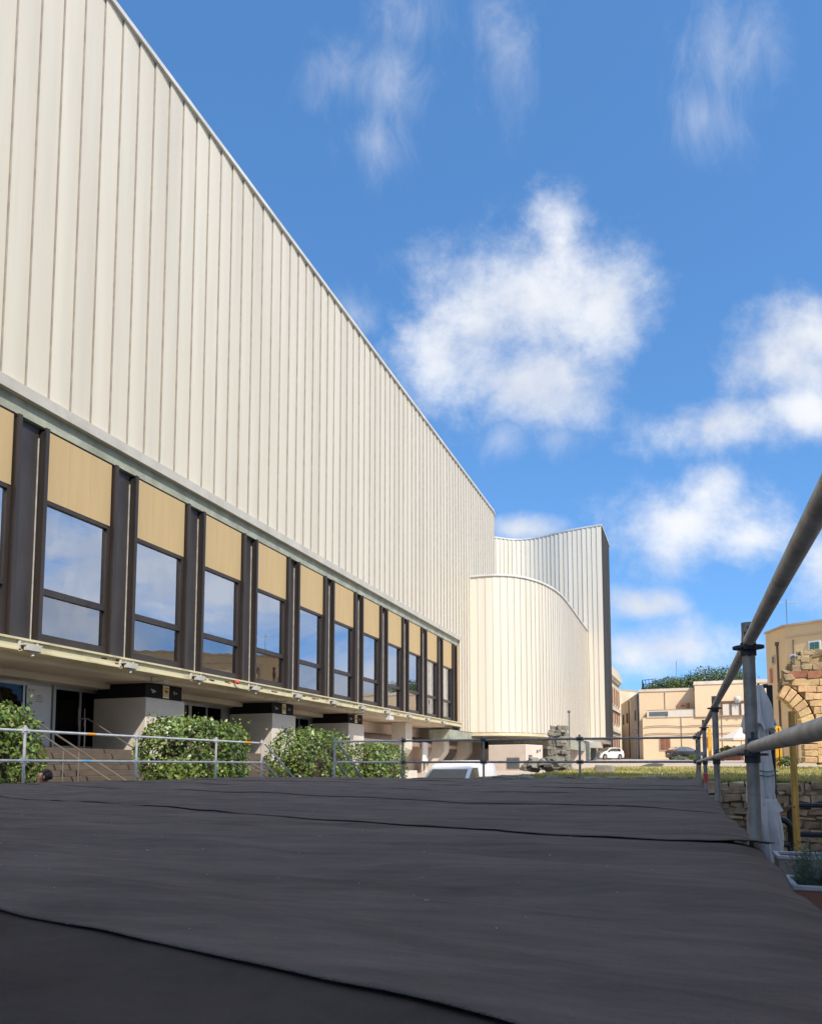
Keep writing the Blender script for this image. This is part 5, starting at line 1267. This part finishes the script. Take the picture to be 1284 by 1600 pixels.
b.obox(mid + nR * .1 + Vector((0, 0, ztop + .5)), d * (Lm / 2), nR * .15, (0, 0, .5)); b.build('cornice', 'creamst', SPA)
for i in range(9):
    c = A2 + d * (Lm * (i + .5) / 9)
    for z in (gz + 7.4, ztop - 3.4):
        b = MB(); b.obox(c + nR * .06 + Vector((0, 0, z)), d * .75, nR * .08, (0, 0, 1.45)); f_ = b.build('window', 'trim', SPA)
        b = MB(); b.obox(c + nR * .16 + Vector((0, 0, z - .05)), d * .55, nR * .04, (0, 0, 1.25)); b.build('shutter', 'shutter', f_)
    b = MB(); b.obox(c + nR * .04 + Vector((0, 0, gz + 2.4)), d * .8, nR * .06, (0, 0, 1.7)); b.build('door', 'shutter', SPA)
a_, c_ = onD(966, 1184, 126), onD(995, 1184, 128); zt = onD(985, 1080, 128).z
FH = thing('far_house', 'small pale house closing the street between the palace and the peach house', 'house', (a_.x, a_.y, gz))
b = MB(); b.prism([(a_.x, a_.y), (c_.x, c_.y), (c_.x + 1, c_.y + 8), (a_.x, a_.y + 8)], gz, zt); b.build('wall', 'creamst', FH)
b = MB(); b.prism([(a_.x - .1, a_.y - .1), (c_.x, c_.y - .1), (c_.x + 1, c_.y + 8), (a_.x, a_.y + 8)], zt, zt + .25); b.build('cornice', 'trim', FH)

# ------------------------------------------------------------------ unseen house added right of the stage to keep its deck in shade
hx0, hx1, hy0, hy1, hh = 5.6, 17.0, -34.0, 11.4, 22.0
TH_ = thing('added_shade_house', 'tall unseen cream house added at the right to shade the black stage', 'house', ((hx0 + hx1) / 2, (hy0 + hy1) / 2, 0))
b = MB(); b.box(hx0, hx1, hy0, hy1, 0, hh); b.build('wall', 'creamst', TH_)
b = MB(); b.box(hx0 - .25, hx1 + .25, hy0 - .25, hy1 + .25, hh, hh + .2); b.build('cornice', 'trim', TH_)
for yy in range(-31, 11, 5):
    for zz in (3.2, 7.0, 10.8, 14.6, 18.0):
        b = MB(); b.box(hx0 - .06, hx0 - .002, yy - .65, yy + .65, zz, zz + 1.9); w_ = b.build('window', 'trim', TH_)
        b = MB(); b.box(hx0 - .10, hx0 - .061, yy - .5, yy + .5, zz + .1, zz + 1.8); b.build('shutter', 'greenpane', w_)

# ------------------------------------------------------------------ sky, sun, camera
SUN_AZ, SUN_EL = -42.0, 44.0                     # degrees from +X towards -Y, and height
W = bpy.data.worlds.new('World'); SC.world = W; W.use_nodes = True
nt = W.node_tree; N = nt.nodes; L = nt.links; bg = N['Background']
sk = N.new('ShaderNodeTexSky'); sk.sky_type = 'NISHITA'; sk.sun_disc = False
sk.sun_elevation = R_(SUN_EL); sk.sun_rotation = R_(90 - SUN_AZ)
sk.air_density = 1.0; sk.dust_density = .6; sk.ozone_density = 1.8
SKY = .15; bg.inputs['Strength'].default_value = SKY
hs = N.new('ShaderNodeHueSaturation'); hs.inputs['Saturation'].default_value = 1.24; hs.inputs['Hue'].default_value = .499; hs.inputs['Value'].default_value = .96; L.new(sk.outputs[0], hs.inputs['Color'])
tc = N.new('ShaderNodeTexCoord')
lift = N.new('ShaderNodeVectorMath'); lift.operation = 'ADD'; lift.inputs[1].default_value = (0, 0, .22); L.new(tc.outputs['Generated'], lift.inputs[0])
lnz = N.new('ShaderNodeVectorMath'); lnz.operation = 'NORMALIZE'; L.new(lift.outputs[0], lnz.inputs[0]); L.new(lnz.outputs[0], sk.inputs['Vector'])
def vmath(op, a, b_=None):
    n = N.new('ShaderNodeVectorMath'); n.operation = op
    for i, v in enumerate((a, b_)):
        if v is None: continue
        if isinstance(v, (tuple, Vector)): n.inputs[i].default_value = tuple(v)
        elif isinstance(v, (int, float)): n.inputs['Scale'].default_value = v
        else: L.new(v, n.inputs[i])
    return n
def m2(op, a, b_=None, c_=None):
    n = N.new('ShaderNodeMath'); n.operation = op
    for i, v in enumerate((a, b_, c_)):
        if v is None: continue
        if isinstance(v, (int, float)): n.inputs[i].default_value = v
        else: L.new(v, n.inputs[i])
    return n.outputs[0]
dirn = tc.outputs['Generated']
# sky directions expressed as slopes about a fixed compass heading (right, up) over the forward component
hF, hR, hU = Vector((-sy, cy, 0)), Vector((cy, sy, 0)), Vector((0, 0, 1))
df = vmath('DOT_PRODUCT', dirn, hF).outputs['Value']; dr = vmath('DOT_PRODUCT', dirn, hR).outputs['Value']; du = vmath('DOT_PRODUCT', dirn, hU).outputs['Value']
dfc = m2('MAXIMUM', df, .02); u_ = m2('DIVIDE', dr, dfc); v_ = m2('DIVIDE', du, dfc)
cb = N.new('ShaderNodeCombineXYZ'); L.new(u_, cb.inputs[0]); L.new(v_, cb.inputs[1])
n1 = N.new('ShaderNodeTexNoise'); n1.inputs['Scale'].default_value = 6.5; n1.inputs['Detail'].default_value = 11; n1.inputs['Roughness'].default_value = .66; n1.inputs['Distortion'].default_value = .12
L.new(cb.outputs[0], n1.inputs['Vector'])
n2 = N.new('ShaderNodeTexNoise'); n2.inputs['Scale'].default_value = 2.6; n2.inputs['Detail'].default_value = 4; L.new(cb.outputs[0], n2.inputs['Vector'])
wv = vmath('SUBTRACT', n2.outputs['Color'], (.5, .5, .5)); wv2 = vmath('SCALE', wv.outputs[0], .09)
uv = vmath('ADD', cb.outputs[0], wv2.outputs[0]).outputs[0]
mpw = N.new('ShaderNodeMapping'); mpw.inputs['Scale'].default_value = (15, 6.0, 1); mpw.inputs['Rotation'].default_value = (0, 0, R_(-14)); L.new(uv, mpw.inputs['Vector'])
n3 = N.new('ShaderNodeTexNoise'); n3.inputs['Scale'].default_value = 1.0; n3.inputs['Detail'].default_value = 8; n3.inputs['Roughness'].default_value = .66; n3.inputs['Distortion'].default_value = .6; L.new(mpw.outputs[0], n3.inputs['Vector'])
def slope(px, py):
    r = ray(px, py); k = r.dot(hF); return r.dot(hR) / k, r.dot(hU) / k
def blob(px, py, rx, ry):
    a, c = slope(px, py); q = vmath('SUBTRACT', uv, (a, c, 0)); q = vmath('MULTIPLY', q.outputs[0], (f / rx, f / ry, 0)); ln = vmath('LENGTH', q.outputs[0]).outputs['Value']
    return m2('SUBTRACT', 1.0, ln)
def union(lst):
    o = lst[0]
    for k in lst[1:]: o = m2('SMOOTH_MAX', o, k, .25)
    return o
puffs = union([blob(*b_) for b_ in ((750, 500, 150, 150), (850, 460, 170, 160), (935, 475, 110, 125), (870, 370, 70, 110), (820, 590, 170, 105), (700, 560, 95, 110),
    (1215, 570, 150, 95), (1290, 530, 140, 90), (1120, 670, 160, 65), (1250, 650, 120, 60), (1080, 820, 150, 85), (1100, 780, 80, 60), (1170, 850, 80, 50),
    (1060, 1000, 140, 50), (980, 1010, 90, 60), (820, 830, 75, 26), (1290, 900, 70, 70), (1000, 935, 80, 30))])
wisps = union([blob(*b_) for b_ in ((635, 20, 90, 130), (615, 130, 85, 150), (585, 235, 90, 90), (530, 130, 80, 110), (790, 70, 70, 160), (1125, 70, 95, 150), (1105, 180, 90, 110), (1180, 40, 80, 120), (790, 690, 70, 60), (880, 690, 60, 50), (560, 480, 60, 60))])
def ramp(x, a, c):
    mr = N.new('ShaderNodeMapRange'); mr.interpolation_type = 'SMOOTHSTEP'; mr.inputs['From Min'].default_value = a; mr.inputs['From Max'].default_value = c; L.new(x, mr.inputs['Value']); return mr.outputs[0]
pn = m2('ADD', m2('MULTIPLY', puffs, 1.05), m2('MULTIPLY', m2('SUBTRACT', n1.outputs['Fac'], .48), 2.5))
wn = m2('ADD', m2('MULTIPLY', wisps, 1.25), m2('MULTIPLY', m2('SUBTRACT', n3.outputs['Fac'], .60), 2.6))
dens = m2('MAXIMUM', m2('MULTIPLY', ramp(pn, -.1, 1.2), .96), m2('MULTIPLY', ramp(wn, -.3, 2.0), .5))
# scattered fair-weather cloud everywhere else in the sky (seen only mirrored in the windows)
n4 = N.new('ShaderNodeTexNoise'); n4.inputs['Scale'].default_value = 3.2; n4.inputs['Detail'].default_value = 8; n4.inputs['Roughness'].default_value = .6; n4.inputs['Distortion'].default_value = .4
mq = N.new('ShaderNodeMapping'); mq.inputs['Scale'].default_value = (1, 1, 2.2); L.new(dirn, mq.inputs['Vector']); L.new(mq.outputs[0], n4.inputs['Vector'])
els = m2('MULTIPLY', ramp(n4.outputs['Fac'], .38, .60), ramp(m2('DIVIDE', dr, m2('MAXIMUM', df, .02)), .62, .85))
els = m2('MULTIPLY', els, .8)
dens = m2('MAXIMUM', dens, els)
sh = m2('SUBTRACT', 1.0, m2('MULTIPLY', ramp(pn, .9, 1.9), .0))
mx = N.new('ShaderNodeMix'); mx.data_type = 'RGBA'; L.new(dens, mx.inputs['Factor']); L.new(hs.outputs[0], mx.inputs['A'])
cm = N.new('ShaderNodeMix'); cm.data_type = 'RGBA'; cm.inputs['A'].default_value = (2.55, 2.72, 3.05, 1); cm.inputs['B'].default_value = (3.35, 3.42, 3.55, 1)
n6 = N.new('ShaderNodeTexNoise'); n6.inputs['Scale'].default_value = 5.0; n6.inputs['Detail'].default_value = 6; mo = N.new('ShaderNodeMapping'); mo.inputs['Location'].default_value = (.03, -.05, 3); L.new(uv, mo.inputs['Vector']); L.new(mo.outputs[0], n6.inputs['Vector'])
L.new(ramp(n6.outputs['Fac'], .38, .62), cm.inputs['Factor']); L.new(cm.outputs['Result'], mx.inputs['B'])
L.new(mx.outputs['Result'], bg.inputs['Color'])

sl = bpy.data.lights.new('sun', 'SUN'); sl.energy = 2.55; sl.angle = R_(.53); sl.color = (1.0, .925, .80)
so = bpy.data.objects.new('sun', sl); COL.objects.link(so)
ca, ce = R_(SUN_AZ), R_(SUN_EL); sdir = Vector((math.cos(ce) * math.cos(ca), math.cos(ce) * math.sin(ca), math.sin(ce)))
so.rotation_euler = (-sdir).to_track_quat('-Z', 'Y').to_euler(); so.location = sdir * 60

cam = bpy.data.cameras.new('camera'); co = bpy.data.objects.new('camera', cam); COL.objects.link(co); SC.camera = co
Mx = Matrix((AR, AU, -AF)).transposed().to_4x4(); Mx.translation = Vector((0, 0, EYE)); co.matrix_world = Mx
cam.sensor_fit = 'VERTICAL'; cam.sensor_height = 36; cam.lens = f / 1600 * 36
cam.shift_y = (CY - 800) / 1600; cam.shift_x = 0; cam.clip_start = .02; cam.clip_end = 4000
SC.view_settings.view_transform = 'Standard'; SC.view_settings.look = 'None'; SC.view_settings.exposure = 0.95; SC.view_settings.gamma = 1
SC.render.film_transparent = False
SC.cycles.max_bounces = 8; SC.cycles.transparent_max_bounces = 12
